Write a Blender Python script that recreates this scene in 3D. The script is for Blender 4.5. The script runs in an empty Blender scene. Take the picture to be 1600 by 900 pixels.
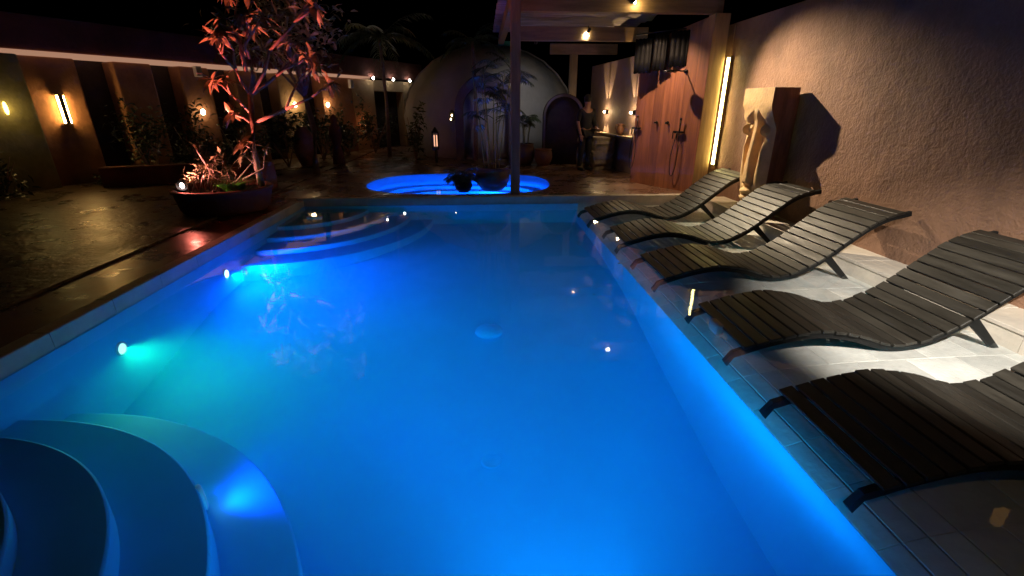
import bpy, math, random
from mathutils import Vector, Matrix
R = math.radians
random.seed(11)
S = bpy.context.scene
COL = S.collection

# ------------------------------------------------------------------ camera
cam_d = bpy.data.cameras.new("camera")
cam = bpy.data.objects.new("camera", cam_d); COL.objects.link(cam)
cam_d.sensor_width = 36.0
cam_d.lens = 36.0 * 726 / 1600
cam_d.clip_start = 0.05; cam_d.clip_end = 900
cam.location = (0, 0, 1.6)
cam.rotation_euler = (R(90) - math.atan(285 / 726), 0, -math.atan(48 / 780))
S.camera = cam

# ------------------------------------------------------------------ night sky, faint moonlight, exposure
SUN_EL, SUN_ROT = R(-9), R(200)
w = bpy.data.worlds.new("World"); S.world = w; w.use_nodes = True
nt = w.node_tree; nt.nodes.clear()
sky = nt.nodes.new("ShaderNodeTexSky"); sky.sky_type = 'NISHITA'; sky.sun_disc = False
sky.sun_elevation = SUN_EL; sky.sun_rotation = SUN_ROT; sky.air_density = 1.0; sky.ozone_density = 4
bg = nt.nodes.new("ShaderNodeBackground"); bg.inputs[1].default_value = 0.05
wo = nt.nodes.new("ShaderNodeOutputWorld")
nt.links.new(sky.outputs[0], bg.inputs[0]); nt.links.new(bg.outputs[0], wo.inputs[0])
sd = bpy.data.lights.new("moon", 'SUN'); sd.energy = 0.002; sd.angle = R(0.5); sd.color = (0.75, 0.85, 1)
so = bpy.data.objects.new("moon", sd); COL.objects.link(so); so.rotation_euler = (R(35), 0, R(160))
S.view_settings.view_transform = 'Standard'; S.view_settings.look = 'None'
S.view_settings.exposure = 0.0; S.view_settings.gamma = 1.0
S.render.engine = 'CYCLES'
cy = S.cycles
cy.use_denoising = True
cy.max_bounces = 7; cy.diffuse_bounces = 4; cy.glossy_bounces = 3; cy.transmission_bounces = 3
cy.volume_bounces = 4; cy.transparent_max_bounces = 12
cy.sample_clamp_indirect = 3.0; cy.caustics_reflective = False; cy.caustics_refractive = False

# ------------------------------------------------------------------ materials
def mat(name, col, rough=0.6, metal=0.0, var=0.0, scale=3.0, bump=0.0, bscale=20.0, stretch=(1, 1, 1),
        spec=0.5, col2=None, distort=0.0, bump2=0.0, b2scale=3.0, roughvar=0.0, coord='Object', rand=0.0):
    m = bpy.data.materials.new(name); m.use_nodes = True
    n = m.node_tree.nodes; l = m.node_tree.links; n.clear()
    out = n.new("ShaderNodeOutputMaterial"); p = n.new("ShaderNodeBsdfPrincipled")
    l.new(p.outputs[0], out.inputs[0])
    p.inputs['Roughness'].default_value = rough; p.inputs['Metallic'].default_value = metal
    p.inputs['Specular IOR Level'].default_value = spec
    p.inputs['Base Color'].default_value = (*col, 1)
    tc = n.new("ShaderNodeTexCoord"); mp = n.new("ShaderNodeMapping"); mp.inputs['Scale'].default_value = stretch
    l.new(tc.outputs[coord], mp.inputs[0])
    if var > 0 or col2:
        t = n.new("ShaderNodeTexNoise"); t.inputs['Scale'].default_value = scale; t.inputs['Detail'].default_value = 8
        t.inputs['Roughness'].default_value = 0.65; t.inputs['Distortion'].default_value = distort
        l.new(mp.outputs[0], t.inputs[0])
        r = n.new("ShaderNodeValToRGB")
        a = col2 if col2 else tuple(c * (1 - var) for c in col); b = col if col2 else tuple(min(1, c * (1 + var)) for c in col)
        r.color_ramp.elements[0].position = 0.36; r.color_ramp.elements[1].position = 0.66
        r.color_ramp.elements[0].color = (*a, 1); r.color_ramp.elements[1].color = (*b, 1)
        l.new(t.outputs[0], r.inputs[0]); l.new(r.outputs[0], p.inputs['Base Color'])
        if roughvar:
            mr = n.new("ShaderNodeMapRange"); mr.inputs[3].default_value = rough - roughvar; mr.inputs[4].default_value = rough + roughvar
            mr.inputs[1].default_value = .35; mr.inputs[2].default_value = .65
            l.new(t.outputs[0], mr.inputs[0]); l.new(mr.outputs[0], p.inputs['Roughness'])
    if rand:
        oi = n.new("ShaderNodeObjectInfo"); mr = n.new("ShaderNodeMapRange"); mr.inputs[3].default_value = 1-rand; mr.inputs[4].default_value = 1+rand
        hs = n.new("ShaderNodeHueSaturation"); l.new(oi.outputs['Random'], mr.inputs[0]); l.new(mr.outputs[0], hs.inputs['Value'])
        src = p.inputs['Base Color'].links[0].from_socket if p.inputs['Base Color'].is_linked else None
        if src: l.new(src, hs.inputs['Color'])
        else: hs.inputs['Color'].default_value = (*col, 1)
        l.new(hs.outputs[0], p.inputs['Base Color'])
        ad = n.new("ShaderNodeVectorMath"); ad.operation = 'ADD'; cb = n.new("ShaderNodeMath"); cb.operation = 'MULTIPLY'; cb.inputs[1].default_value = 40
        l.new(oi.outputs['Random'], cb.inputs[0]); l.new(tc.outputs[coord], ad.inputs[0]); l.new(cb.outputs[0], ad.inputs[1]); l.new(ad.outputs[0], mp.inputs[0])
    prev = None
    for s, st in ((bscale, bump), (b2scale, bump2)):
        if st > 0:
            t = n.new("ShaderNodeTexNoise"); t.inputs['Scale'].default_value = s; t.inputs['Detail'].default_value = 6
            l.new(mp.outputs[0], t.inputs[0])
            bm_ = n.new("ShaderNodeBump"); bm_.inputs['Strength'].default_value = 1.0; bm_.inputs['Distance'].default_value = st
            l.new(t.outputs[0], bm_.inputs['Height'])
            if prev: l.new(prev.outputs[0], bm_.inputs['Normal'])
            prev = bm_
    if prev: l.new(prev.outputs[0], p.inputs['Normal'])
    return m

def emis(name, col, st):
    m = bpy.data.materials.new(name); m.use_nodes = True
    n = m.node_tree.nodes; n.clear()
    o = n.new("ShaderNodeOutputMaterial"); e = n.new("ShaderNodeEmission")
    e.inputs[0].default_value = (*col, 1); e.inputs[1].default_value = st
    m.node_tree.links.new(e.outputs[0], o.inputs[0]); return m

def water_mat(name, dens, ripple=0.0015):
    m = bpy.data.materials.new(name); m.use_nodes = True
    n = m.node_tree.nodes; l = m.node_tree.links; n.clear()
    o = n.new("ShaderNodeOutputMaterial"); mix = n.new("ShaderNodeMixShader")
    t = n.new("ShaderNodeBsdfTransparent"); g = n.new("ShaderNodeBsdfGlossy"); g.inputs['Roughness'].default_value = 0.02
    # Schlick reflectance from the angle to the surface, the same from above and from below
    ge = n.new("ShaderNodeNewGeometry"); dt = n.new("ShaderNodeVectorMath"); dt.operation = 'DOT_PRODUCT'
    ab = n.new("ShaderNodeMath"); ab.operation = 'ABSOLUTE'
    iv = n.new("ShaderNodeMath"); iv.operation = 'SUBTRACT'; iv.inputs[0].default_value = 1.0
    pw = n.new("ShaderNodeMath"); pw.operation = 'POWER'; pw.inputs[1].default_value = 5.0
    fr = n.new("ShaderNodeMath"); fr.operation = 'MULTIPLY_ADD'; fr.inputs[1].default_value = 0.98; fr.inputs[2].default_value = 0.02
    l.new(ge.outputs['Incoming'], dt.inputs[0]); l.new(ge.outputs['Normal'], dt.inputs[1])
    l.new(dt.outputs['Value'], ab.inputs[0]); l.new(ab.outputs[0], iv.inputs[1]); l.new(iv.outputs[0], pw.inputs[0]); l.new(pw.outputs[0], fr.inputs[0])
    tc = n.new("ShaderNodeTexCoord"); no = n.new("ShaderNodeTexNoise"); no.inputs['Scale'].default_value = 2.2
    no.inputs['Detail'].default_value = 3
    b = n.new("ShaderNodeBump"); b.inputs['Distance'].default_value = ripple
    l.new(tc.outputs['Object'], no.inputs[0]); l.new(no.outputs[0], b.inputs['Height'])
    l.new(b.outputs[0], g.inputs['Normal'])
    l.new(fr.outputs[0], mix.inputs[0]); l.new(t.outputs[0], mix.inputs[1]); l.new(g.outputs[0], mix.inputs[2])
    l.new(mix.outputs[0], o.inputs[0])
    if dens > 0:
        v = n.new("ShaderNodeVolumeScatter"); v.inputs['Density'].default_value = dens
        v.inputs['Color'].default_value = (0.02, 0.70, 1, 1); v.inputs['Anisotropy'].default_value = 0.3
        l.new(v.outputs[0], o.inputs[1])
    return m

M = {}
M['plaster'] = mat('pool plaster', (0.06, 0.48, 0.86), 0.75, var=0.10, scale=1.1, bump=0.002, bscale=9)
M['tile'] = mat('shelf tile', (0.64, 0.65, 0.61), 0.7, var=0.2, scale=2.6, bump=0.004, bscale=30, bump2=.004, b2scale=5, rand=.12)
M['joint'] = mat('tile joint', (0.34, 0.33, 0.31), 0.9, var=.2, scale=8)
M['coping'] = mat('coping stone', (0.50, 0.47, 0.42), 0.6, var=0.15, scale=5, bump=0.003, bscale=22)
M['kerb'] = mat('kerb stone', (0.62, 0.55, 0.46), 0.7, var=0.12, scale=4, bump=0.003, bscale=26)
M['deck_red'] = mat('oxide red deck', (0.16, 0.055, 0.035), 0.33, var=0.35, scale=2.5, bump=0.004, bscale=8, roughvar=.1)
M['deck'] = mat('brown deck', (0.17, 0.10, 0.065), 0.30, var=0.3, scale=2, bump=0.006, bscale=12, roughvar=.14)
M['paving'] = mat('stamped paving', (0.13, 0.09, 0.055), 0.33, var=0.4, scale=1.5, bump=0.010, bscale=12, bump2=.022, b2scale=3, roughvar=.12)
M['ground'] = mat('earth', (0.07, 0.05, 0.035), 0.9, var=0.3, scale=2, bump=.01, bscale=9)
M['stucco_red'] = mat('red stucco', (0.235, 0.125, 0.075), 0.8, var=0.28, scale=.9, bump=0.010, bscale=40, bump2=.014, b2scale=15, distort=.5)
M['stucco_olive'] = mat('olive stucco', (0.21, 0.18, 0.08), 0.85, var=0.25, scale=2.2, bump=0.012, bscale=15)
M['stucco_brown'] = mat('brown stucco', (0.24, 0.11, 0.055), 0.85, var=0.22, scale=2.2, bump=0.012, bscale=15)
M['stucco_tan'] = mat('tan stucco', (0.34, 0.23, 0.12), 0.85, var=0.2, scale=2.2, bump=0.01, bscale=15)
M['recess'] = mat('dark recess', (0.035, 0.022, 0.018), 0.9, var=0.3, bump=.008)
M['parapet'] = mat('parapet', (0.16, 0.055, 0.04), 0.85, var=0.25, scale=2, bump=.01)
M['trim'] = emis('glow-painted edge trim', (.52, .27, .17), .75)  # lit look of the cornice edge put in as emission
M['wood_red'] = mat('red brown timber', (0.30, 0.115, 0.05), 0.5, col2=(0.14, 0.05, 0.025), scale=2.2, stretch=(4, 4, .35), distort=.6, bump=.003, bscale=10, rand=.15)
M['pillar'] = mat('pale pillar wood', (0.55, 0.36, 0.17), 0.35, var=0.25, scale=2.2, stretch=(5, 5, .4), bump=.002, bscale=10)
M['beam'] = mat('beam wood', (0.26, 0.17, 0.08), 0.6, var=0.3, scale=2.2, stretch=(.5, 4, 4), bump=.003, bscale=9)
M['post'] = mat('post wood', (0.22, 0.16, 0.10), 0.6, var=0.3, scale=2.5, stretch=(4, 4, .5), bump=.003, bscale=9)
M['reed'] = mat('reed mat', (0.34, 0.30, 0.26), 0.8, var=0.45, scale=3, stretch=(.3, 7, 3), bump=.01, bscale=8)
M['slat'] = mat('dark slat wood', (0.030, 0.026, 0.020), 0.5, var=0.32, scale=4, stretch=(5, .6, 5), bump=.002, bscale=14, roughvar=.1, spec=.5, rand=.4)
M['rail'] = mat('black rail', (0.012, 0.012, 0.012), 0.6, var=.2, spec=.2)
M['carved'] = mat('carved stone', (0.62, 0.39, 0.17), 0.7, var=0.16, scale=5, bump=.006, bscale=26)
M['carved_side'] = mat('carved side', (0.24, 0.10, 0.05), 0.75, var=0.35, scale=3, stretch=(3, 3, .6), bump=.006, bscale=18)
M['black'] = mat('black metal', (0.015, 0.015, 0.016), 0.3, metal=.6)
M['blackmat'] = mat('black cloth', (0.005, 0.005, 0.005), 0.5, spec=.15, bump=.003, bscale=10)
M['chrome'] = mat('chrome', (0.6, 0.6, 0.62), 0.15, metal=1)
M['dome'] = mat('dome render', (0.42, 0.41, 0.41), 0.85, var=0.12, scale=1.5, bump=.008, bscale=12)
M['porch'] = mat('porch render', (0.12, 0.09, 0.12), 0.8, var=.2, bump=.006)
M['domein'] = mat('painted door', (0.35, 0.16, 0.18), 0.6, var=0.2)
M['ochre'] = mat('ochre panel', (0.42, 0.33, 0.05), 0.5, var=0.2)
M['teal_lit'] = mat('painted teal light', (0.05, 0.45, 0.5), 0.5, var=0.1)
M['stone'] = mat('rough stone', (0.33, 0.27, 0.18), 0.85, var=0.35, scale=6, bump=.02, bscale=10)
M['terracotta'] = mat('terracotta', (0.22, 0.10, 0.06), 0.6, var=0.25, scale=5, bump=.004)
M['glaze'] = mat('glazed pot', (0.11, 0.06, 0.035), 0.35, var=0.3, scale=5, bump=.003)
M['soil'] = mat('soil', (0.03, 0.02, 0.015), 0.95, bump=.02, bscale=25)
M['bark'] = mat('bark', (0.26, 0.17, 0.13), 0.7, var=0.25, scale=10, bump=.006, bscale=30)
M['leaf'] = mat('plumeria leaf', (0.20, 0.16, 0.08), 0.4, var=0.3, scale=4)
M['leafpale'] = mat('pale leaf', (0.20, 0.16, 0.13), 0.4, var=0.3, scale=4)
M['leafdark'] = mat('dark leaf', (0.04, 0.06, 0.025), 0.5, var=0.4, scale=5)
M['palm'] = mat('palm leaf', (0.06, 0.10, 0.04), 0.45, var=0.3, scale=5)
M['grass'] = mat('grass blades', (0.10, 0.17, 0.03), 0.5, var=0.3, scale=5)
M['cane'] = mat('cane', (0.30, 0.30, 0.15), 0.5, var=0.2)
M['skin'] = mat('skin', (0.34, 0.17, 0.11), 0.5)
M['hair'] = mat('hair', (0.012, 0.009, 0.007), 0.6)
M['cloth'] = mat('dark clothes', (0.012, 0.012, 0.014), 0.85)
M['white'] = mat('white plastic', (0.70, 0.68, 0.64), 0.5)
M['lamp_body'] = mat('lamp body', (0.10, 0.08, 0.06), 0.5, metal=.3)
M['tube'] = emis('warm tube', (1.0, 0.84, 0.32), 26)
M['tube_left'] = emis('warm strip', (1.0, 0.60, 0.18), 85)
M['bulb'] = emis('warm bulb', (1.0, 0.75, 0.42), 30)
M['bulb_white'] = emis('white bulb', (1.0, 0.93, 0.82), 40)
M['lens_blue'] = emis('blue lens', (0.25, 0.6, 1.0), 9)
M['lens_teal'] = emis('teal lens', (0.3, 1.0, 0.9), 2)
M['lens_pink'] = emis('pink lens', (1.0, 0.72, 0.66), 14)
M['flame'] = emis('lantern flame', (1.0, 0.45, 0.18), 2.5)
M['water'] = water_mat('pool water', 0.40)
M['water2'] = water_mat('plunge water', 0.05, .003)

# ------------------------------------------------------------------ mesh helpers
class MB:
    def __init__(s): s.v = []; s.f = []
    def add(s, vs, fs, X=None):
        o = len(s.v)
        for v in vs:
            v = Vector(v)
            if X is not None: v = X @ v
            s.v.append(tuple(v))
        s.f += [tuple(i + o for i in f) for f in fs]; return s
    def box(s, x0, x1, y0, y1, z0, z1, X=None):
        v = [(x0,y0,z0),(x1,y0,z0),(x1,y1,z0),(x0,y1,z0),(x0,y0,z1),(x1,y0,z1),(x1,y1,z1),(x0,y1,z1)]
        return s.add(v, [(0,3,2,1),(4,5,6,7),(0,1,5,4),(1,2,6,5),(2,3,7,6),(3,0,4,7)], X)
    def tube(s, pts, r, n=8, cap=True, X=None):
        pts = [Vector(p) for p in pts]; rs = r if isinstance(r, (list, tuple)) else [r] * len(pts)
        vs = []; fs = []
        ref = Vector((0, 0, 1))
        for i, p in enumerate(pts):
            d = (pts[min(i + 1, len(pts) - 1)] - pts[max(i - 1, 0)]).normalized()
            a = d.cross(ref)
            if a.length < .05: a = d.cross(Vector((1, 0, 0)))
            a.normalize(); b = d.cross(a)
            for k in range(n):
                t = 2 * math.pi * k / n
                vs.append(p + (a * math.cos(t) + b * math.sin(t)) * rs[i])
        for i in range(len(pts) - 1):
            for k in range(n):
                fs.append((i*n+k, i*n+(k+1)%n, (i+1)*n+(k+1)%n, (i+1)*n+k))
        if cap: fs.append(tuple(range(n))[::-1]); fs.append(tuple((len(pts)-1)*n + k for k in range(n)))
        return s.add(vs, fs, X)
    def lathe(s, prof, n=32, c=(0, 0, 0), sx=1, sy=1, X=None):
        vs = []; fs = []
        for r, z in prof:
            for k in range(n):
                t = 2 * math.pi * k / n; vs.append((c[0] + r*math.cos(t)*sx, c[1] + r*math.sin(t)*sy, c[2] + z))
        for i in range(len(prof) - 1):
            for k in range(n): fs.append((i*n+k, i*n+(k+1)%n, (i+1)*n+(k+1)%n, (i+1)*n+k))
        if prof[0][0] > .001: fs.append(tuple(range(n))[::-1])
        if prof[-1][0] > .001: fs.append(tuple((len(prof)-1)*n + k for k in range(n)))
        return s.add(vs, fs, X)
    def prism(s, poly, z0, z1, X=None):
        n = len(poly)
        vs = [(x, y, z0) for x, y in poly] + [(x, y, z1) for x, y in poly]
        fs = [tuple(range(n))[::-1], tuple(range(n, 2*n))] + [(i, (i+1)%n, n+(i+1)%n, n+i) for i in range(n)]
        return s.add(vs, fs, X)
    def mesh(s, name, m, smooth=False):
        me = bpy.data.meshes.new(name); me.from_pydata(s.v, [], s.f); me.validate(); me.update()
        import bmesh
        bm = bmesh.new(); bm.from_mesh(me); bmesh.ops.recalc_face_normals(bm, faces=bm.faces); bm.to_mesh(me); bm.free()
        me.materials.append(m)
        if smooth:
            for p in me.polygons: p.use_smooth = True
        return me
    def build(s, name, m, parent=None, smooth=False, bevel=0.0, kind=None):
        o = bpy.data.objects.new(name, s.mesh(name, m, smooth)); COL.objects.link(o)
        if parent: o.parent = parent
        if bevel:
            b = o.modifiers.new('bevel', 'BEVEL'); b.width = bevel; b.segments = 2; b.limit_method = 'ANGLE'
        if kind: o['kind'] = kind
        return o

def autosmooth(o, ang=35):
    for p in o.data.polygons: p.use_smooth = True
    o.data.set_sharp_from_angle(angle=R(ang)) if hasattr(o.data, 'set_sharp_from_angle') else None
    return o

def tag(o, label, cat, group=None):
    o['label'] = label; o['category'] = cat
    if group: o['group'] = group
    return o
def thing(name, label, cat, loc=(0, 0, 0), rz=0, group=None):
    o = bpy.data.objects.new(name, None); COL.objects.link(o); o.location = loc; o.rotation_euler = (0, 0, rz)
    o.empty_display_size = .2
    return tag(o, label, cat, group)
def copy_tree(o, parent=None):
    c = o.copy(); COL.objects.link(c); c.parent = parent
    for ch in list(o.children): copy_tree(ch, c)
    return c
def inst(me, name, parent, loc=(0, 0, 0), rot=(0, 0, 0), sc=(1, 1, 1)):
    o = bpy.data.objects.new(name, me); COL.objects.link(o); o.parent = parent
    o.location = loc; o.rotation_euler = rot; o.scale = sc; return o
def light(name, typ, loc, energy, col, target=None, size=.05, cone=None, blend=1.0, parent=None):
    d = bpy.data.lights.new(name, typ); d.energy = energy; d.color = col
    o = bpy.data.objects.new(name, d); COL.objects.link(o); o.location = loc
    if typ in ('SPOT', 'POINT'): d.shadow_soft_size = size
    if typ == 'SPOT': d.spot_size = R(cone); d.spot_blend = blend
    if typ == 'AREA': d.shape = 'DISK'; d.size = size
    if target: o.rotation_euler = (Vector(target) - Vector(loc)).to_track_quat('-Z', 'Y').to_euler()
    if parent:
        o.parent = parent
        o.matrix_parent_inverse = (Matrix.Translation(parent.location) @ parent.rotation_euler.to_matrix().to_4x4()).inverted()
    return o

def photometric(o, ax, k=6.0, up=.06, pw=1.4):
    """pool lamp photometry: forward half space along ax, cut off just above the horizontal, less light steeply down"""
    d = o.data; d.use_nodes = True; n = d.node_tree.nodes; l = d.node_tree.links; n.clear()
    out = n.new('ShaderNodeOutputLight'); e = n.new('ShaderNodeEmission'); tc = n.new('ShaderNodeTexCoord')
    l.new(e.outputs[0], out.inputs[0])
    sp = n.new('ShaderNodeSeparateXYZ'); l.new(tc.outputs['Normal'], sp.inputs[0])
    def M_(op, a, b=None, c=None, clamp=False):
        m = n.new('ShaderNodeMath'); m.operation = op; m.use_clamp = clamp
        for i, v in enumerate((a, b, c)):
            if v is None: continue
            if isinstance(v, (int, float)): m.inputs[i].default_value = v
            else: l.new(v, m.inputs[i])
        return m.outputs[0]
    z = sp.outputs['Z']
    dotp = M_('ADD', M_('MULTIPLY', sp.outputs['X'], ax[0]), M_('MULTIPLY', sp.outputs['Y'], ax[1]))
    if ax == (0, 0): dotp = 1.0
    fwd = M_('POWER', M_('ADD', dotp, .06, clamp=True), pw)
    cut = M_('MULTIPLY_ADD', z, -1/.03, up/.03, True)            # 1 below, 0 above the cut-off
    steep = M_('DIVIDE', 1.0, M_('MULTIPLY_ADD', M_('MULTIPLY', z, z), k, 1.0))
    l.new(M_('MULTIPLY', M_('MULTIPLY', fwd, cut), steep), e.inputs['Strength'])

# ------------------------------------------------------------------ pool
XL, XR, XS, YF, YB = -3.05, 1.665, 3.79, 0.70, 8.10
DZ = 0.115
def shelf_z(x):      # shelf shaped to slope into the deep part and catch blue lamp light
    t = max(0, (3.79-x)/2.125)
    return -.050 - .05*t**2 - .10*t**8
def floor_z(y):
    k = [(.5, -1.02), (2.6, -.92), (3.8, -.74), (5.0, -.52), (6.5, -.38), (8.3, -.34)]
    for (a, za), (b, zb) in zip(k, k[1:]):
        if y <= b: t = max(0, (y-a)/(b-a)); return za + (zb-za)*t
    return k[-1][1]
mb = MB()
NY = 40
ys = [YF + (YB-YF)*i/NY for i in range(NY+1)]
vs = []; fs = []
for y in ys: vs += [(XL, y, floor_z(y)), (XR, y, floor_z(y))]
for i in range(NY): fs.append((2*i, 2*i+1, 2*i+3, 2*i+2))
mb.add(vs, fs)
autosmooth(mb.build('pool_floor', M['plaster'], kind='structure'))
mb = MB()
for xx, a in ((XL, 0), (XR, 1)):
    vs = []; fs = []
    for y in ys: vs += [(xx, y, floor_z(y) - .02), (xx, y, 0.0 if a == 0 else -.202)]
    for i in range(NY): fs.append((2*i, 2*i+1, 2*i+3, 2*i+2))
    mb.add(vs, fs)
mb.add([(XL, YB, -.4), (XR, YB, -.4), (XR, YB, .0), (XL, YB, .0)], [(0, 1, 2, 3)])
mb.add([(XL, YF, -1), (XR, YF, -1), (XR, YF, .0), (XL, YF, .0)], [(0, 1, 2, 3)])
mb.build('pool_wall', M['plaster'], kind='structure')

def qdisc(mb, cx, cy, rx, ry, sy, z0, z1, n=40):
    poly = [(cx, cy)] + [(cx + rx*math.cos(t), cy + sy*ry*math.sin(t)) for t in [math.pi/2*i/n for i in range(n+1)]]
    mb.prism(poly, z0, z1)
fs_ = thing('pool_steps', 'curved quarter-round pool steps in the far left corner of the main pool', 'steps', (XL, YB, 0))
for i, (r, z) in enumerate(((1.15, -.06), (1.53, -.125), (1.9, -.195), (2.32, -.262))):
    b = MB(); qdisc(b, .001, -.001, r*.93, r*1.04, -1, floor_z(6)-.2, z); autosmooth(b.build('step', M['plaster'], fs_, bevel=.012))
ns_ = thing('pool_steps', 'curved pool steps in the bottom left corner with a blue lamp in a riser', 'steps', (XL, YF, 0))
for i, (r, z) in enumerate(((1.35, -.045), (1.65, -.15), (1.99, -.3), (2.33, -.5))):
    b = MB(); qdisc(b, .001, .001, r, r, 1, -1.0, z, 56); autosmooth(b.build('step', M['plaster'], ns_, bevel=.012))

# tanning shelf
sh = MB(); sx_ = [XR + (XS-XR)*i/24 for i in range(25)]
vs = []; fs = []
for x in sx_:
    q = max(x, XR+.012); vs += [(q, YF, -.4), (q, YF, shelf_z(x)-.012), (q, YB, shelf_z(x)-.012), (q, YB, -.4)]
for i in range(24): a = 4*i; c = a+4; fs += [(a, c, c+1, a+1), (a+1, c+1, c+2, a+2), (a+2, c+2, c+3, a+3), (a+3, c+3, c, a)]
fs += [(0, 1, 2, 3), (96, 99, 98, 97)]
sh.add(vs, fs); shelf = sh.build('pool_shelf', M['joint'], kind='structure')
tl, tw = .366, .33
tile_meshes = {}
def tile_mesh(lx, ly):
    k = (round(lx, 3), round(ly, 3))
    if k not in tile_meshes:
        g = .0010; a = MB(); e = .003
        x1, y1 = lx-2*g, ly-2*g
        a.add([(0,0,-.02),(x1,0,-.02),(x1,y1,-.02),(0,y1,-.02),(0,0,-.003),(x1,0,-.003),(x1,y1,-.003),(0,y1,-.003),
               (e,e,0),(x1-e,e,0),(x1-e,y1-e,0),(e,y1-e,0)],
              [(0,1,5,4),(1,2,6,5),(2,3,7,6),(3,0,4,7),(4,5,9,8),(5,6,10,9),(6,7,11,10),(7,4,8,11),(8,9,10,11)])
        tile_meshes[k] = a.mesh('tile', M['tile'])
    return tile_meshes[k]
y = YF; row = 0
while y < YB - .01:
    h = min(tw, YB - y); x = XR
    off = (tl/2 if row % 2 else tl) 
    ws = [.11, .11, .13, off]
    while x < XS - .01:
        l = ws.pop(0) if ws else tl
        l = min(l, XS - x)
        if l > .02: inst(tile_mesh(l, h), 'tile', shelf, (x+.0025, y+.0025, shelf_z(x) + random.uniform(-.0006, .0004)), (random.uniform(-.0015,.0015), -math.atan2(shelf_z(x+l)-shelf_z(x), l), random.uniform(-.002, .002)))
        x += l
    y += h; row += 1

# water bodies (closed volume, its sides buried in the stone)
wm = MB()
wm.prism([(XL-.02, YF-.02), (XS+.02, YF-.02), (XS+.02, YB+.02), (XL-.02, YB+.02)], -1.3, 0.0)
wobj = wm.build('pool_water', M['water'], kind='structure')

# coping
cop = MB(); cop.box(XL-.125, XL-.004, YF, YB+.12, -.3, .09); cop.box(XL, XS, YB+.004, YB+.12, -.3, .09)
cop = cop.build('pool_coping', M['coping'], kind='structure')
def block(lx, ly, lz, m, e=.006):
    a = MB(); a.add([(0,0,0),(lx,0,0),(lx,ly,0),(0,ly,0),(0,0,lz-e),(lx,0,lz-e),(lx,ly,lz-e),(0,ly,lz-e),(e,e,lz),(lx-e,e,lz),(lx-e,ly-e,lz),(e,ly-e,lz)],
        [(3,2,1,0),(0,1,5,4),(1,2,6,5),(2,3,7,6),(3,0,4,7),(4,5,9,8),(5,6,10,9),(6,7,11,10),(7,4,8,11),(8,9,10,11)])
    return a.mesh('coping_stone', m)
cs = block(.134, .594, .135, M['coping'])
for i in range(13):
    if YF + .6*i + .59 < YB+.2: inst(cs, 'coping_stone', cop, (XL-.134, YF+.6*i + .003, -.012 + random.uniform(-.002, .002)))
cs = block(.594, .134, .135, M['coping'])
for i in range(12):
    x = XL - .13 + .6*i
    inst(cs, 'coping_stone', cop, (x+.003, YB, -.012 + random.uniform(-.002, .002)))
kb = MB(); kb.box(XS+.02, 4.2, YF, YB+.1, -.3, .07); kb = kb.build('kerb', M['joint'], kind='structure')
face_t = block(.03, .394, .15, M['kerb'], .003); top_t = block(.44, .594, .03, M['kerb'], .004)
face_t.name = 'kerb_face'; top_t.name = 'kerb_top'
for i in range(18): inst(face_t, 'kerb_tile', kb, (XS + random.uniform(0, .003), YF+.4*i+.003, -.062))
for i in range(12): inst(top_t, 'kerb_slab', kb, (XS-.012, YF+.6*i+.003, .091 + random.uniform(-.002, .002)))

# under-water lamps
def pool_lamp(label, loc, ang, m, e, col, tgt_drop=.35, rad=.075, cone=165, kk=14.0, up=.06, pw=1.4):
    t = thing('pool_lamp', label, 'pool lamp', loc, 0, 'lamps set in the pool walls')
    X = Matrix.Rotation(ang, 4, 'Z') @ Matrix.Rotation(R(90), 4, 'Y')
    b = MB(); b.lathe([(rad*1.35, -.02), (rad*1.35, .008), (rad*1.1, .016), (rad, .010)], 28, X=X); b.build('trim_ring', M['white'], t, True)
    b = MB(); b.lathe([(rad, .0105), (rad*.6, .017), (0, .02)], 24, X=X); b.build('lens', m, t, True)
    d = Vector((math.cos(ang), math.sin(ang), 0)); p = Vector(loc) + d*.05
    if cone < 140: light('pool_lamp_light', 'SPOT', p, e, col, p + d - Vector((0, 0, tgt_drop)), .04, cone, 1.0, t)
    else: photometric(light('pool_lamp_light', 'POINT', p, e, col, size=.03, parent=t), (math.cos(ang), math.sin(ang)), kk, up, pw)
    return t
BL = (0.0, 0.11, 1.0); TL = (0.06, 0.85, 0.34)
pool_lamp('blue lamp on the left pool wall, nearest the far steps', (XL+.002, 5.35, -.245), 0, M['lens_blue'], 1200, BL, .0, .045, kk=24, up=.10)
pool_lamp('turquoise lamp on the left pool wall, between the blue lamp and the near steps', (XL+.002, 3.62, -.29), 0, M['lens_teal'], 135, TL, .05, .045, kk=12, up=.12)
a_ = math.atan2(2.08-YF, -1.5-XL)
pool_lamp('blue lamp in the riser of the near curved steps', (XL+1.995*math.cos(a_), YF+1.995*math.sin(a_), -.375), a_, M['lens_blue'], 42, (0, .07, 1), .3, .055, 120)
pool_lamp('added unseen blue lamp in the near end wall below the camera, evening out the pool light', (0.3, YF+.002, -.26), R(90), M['lens_blue'], 2500, (0, .33, 1.0), .0, kk=200, up=.07, pw=4)  # lamp added out of view to even out the basin light

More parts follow.
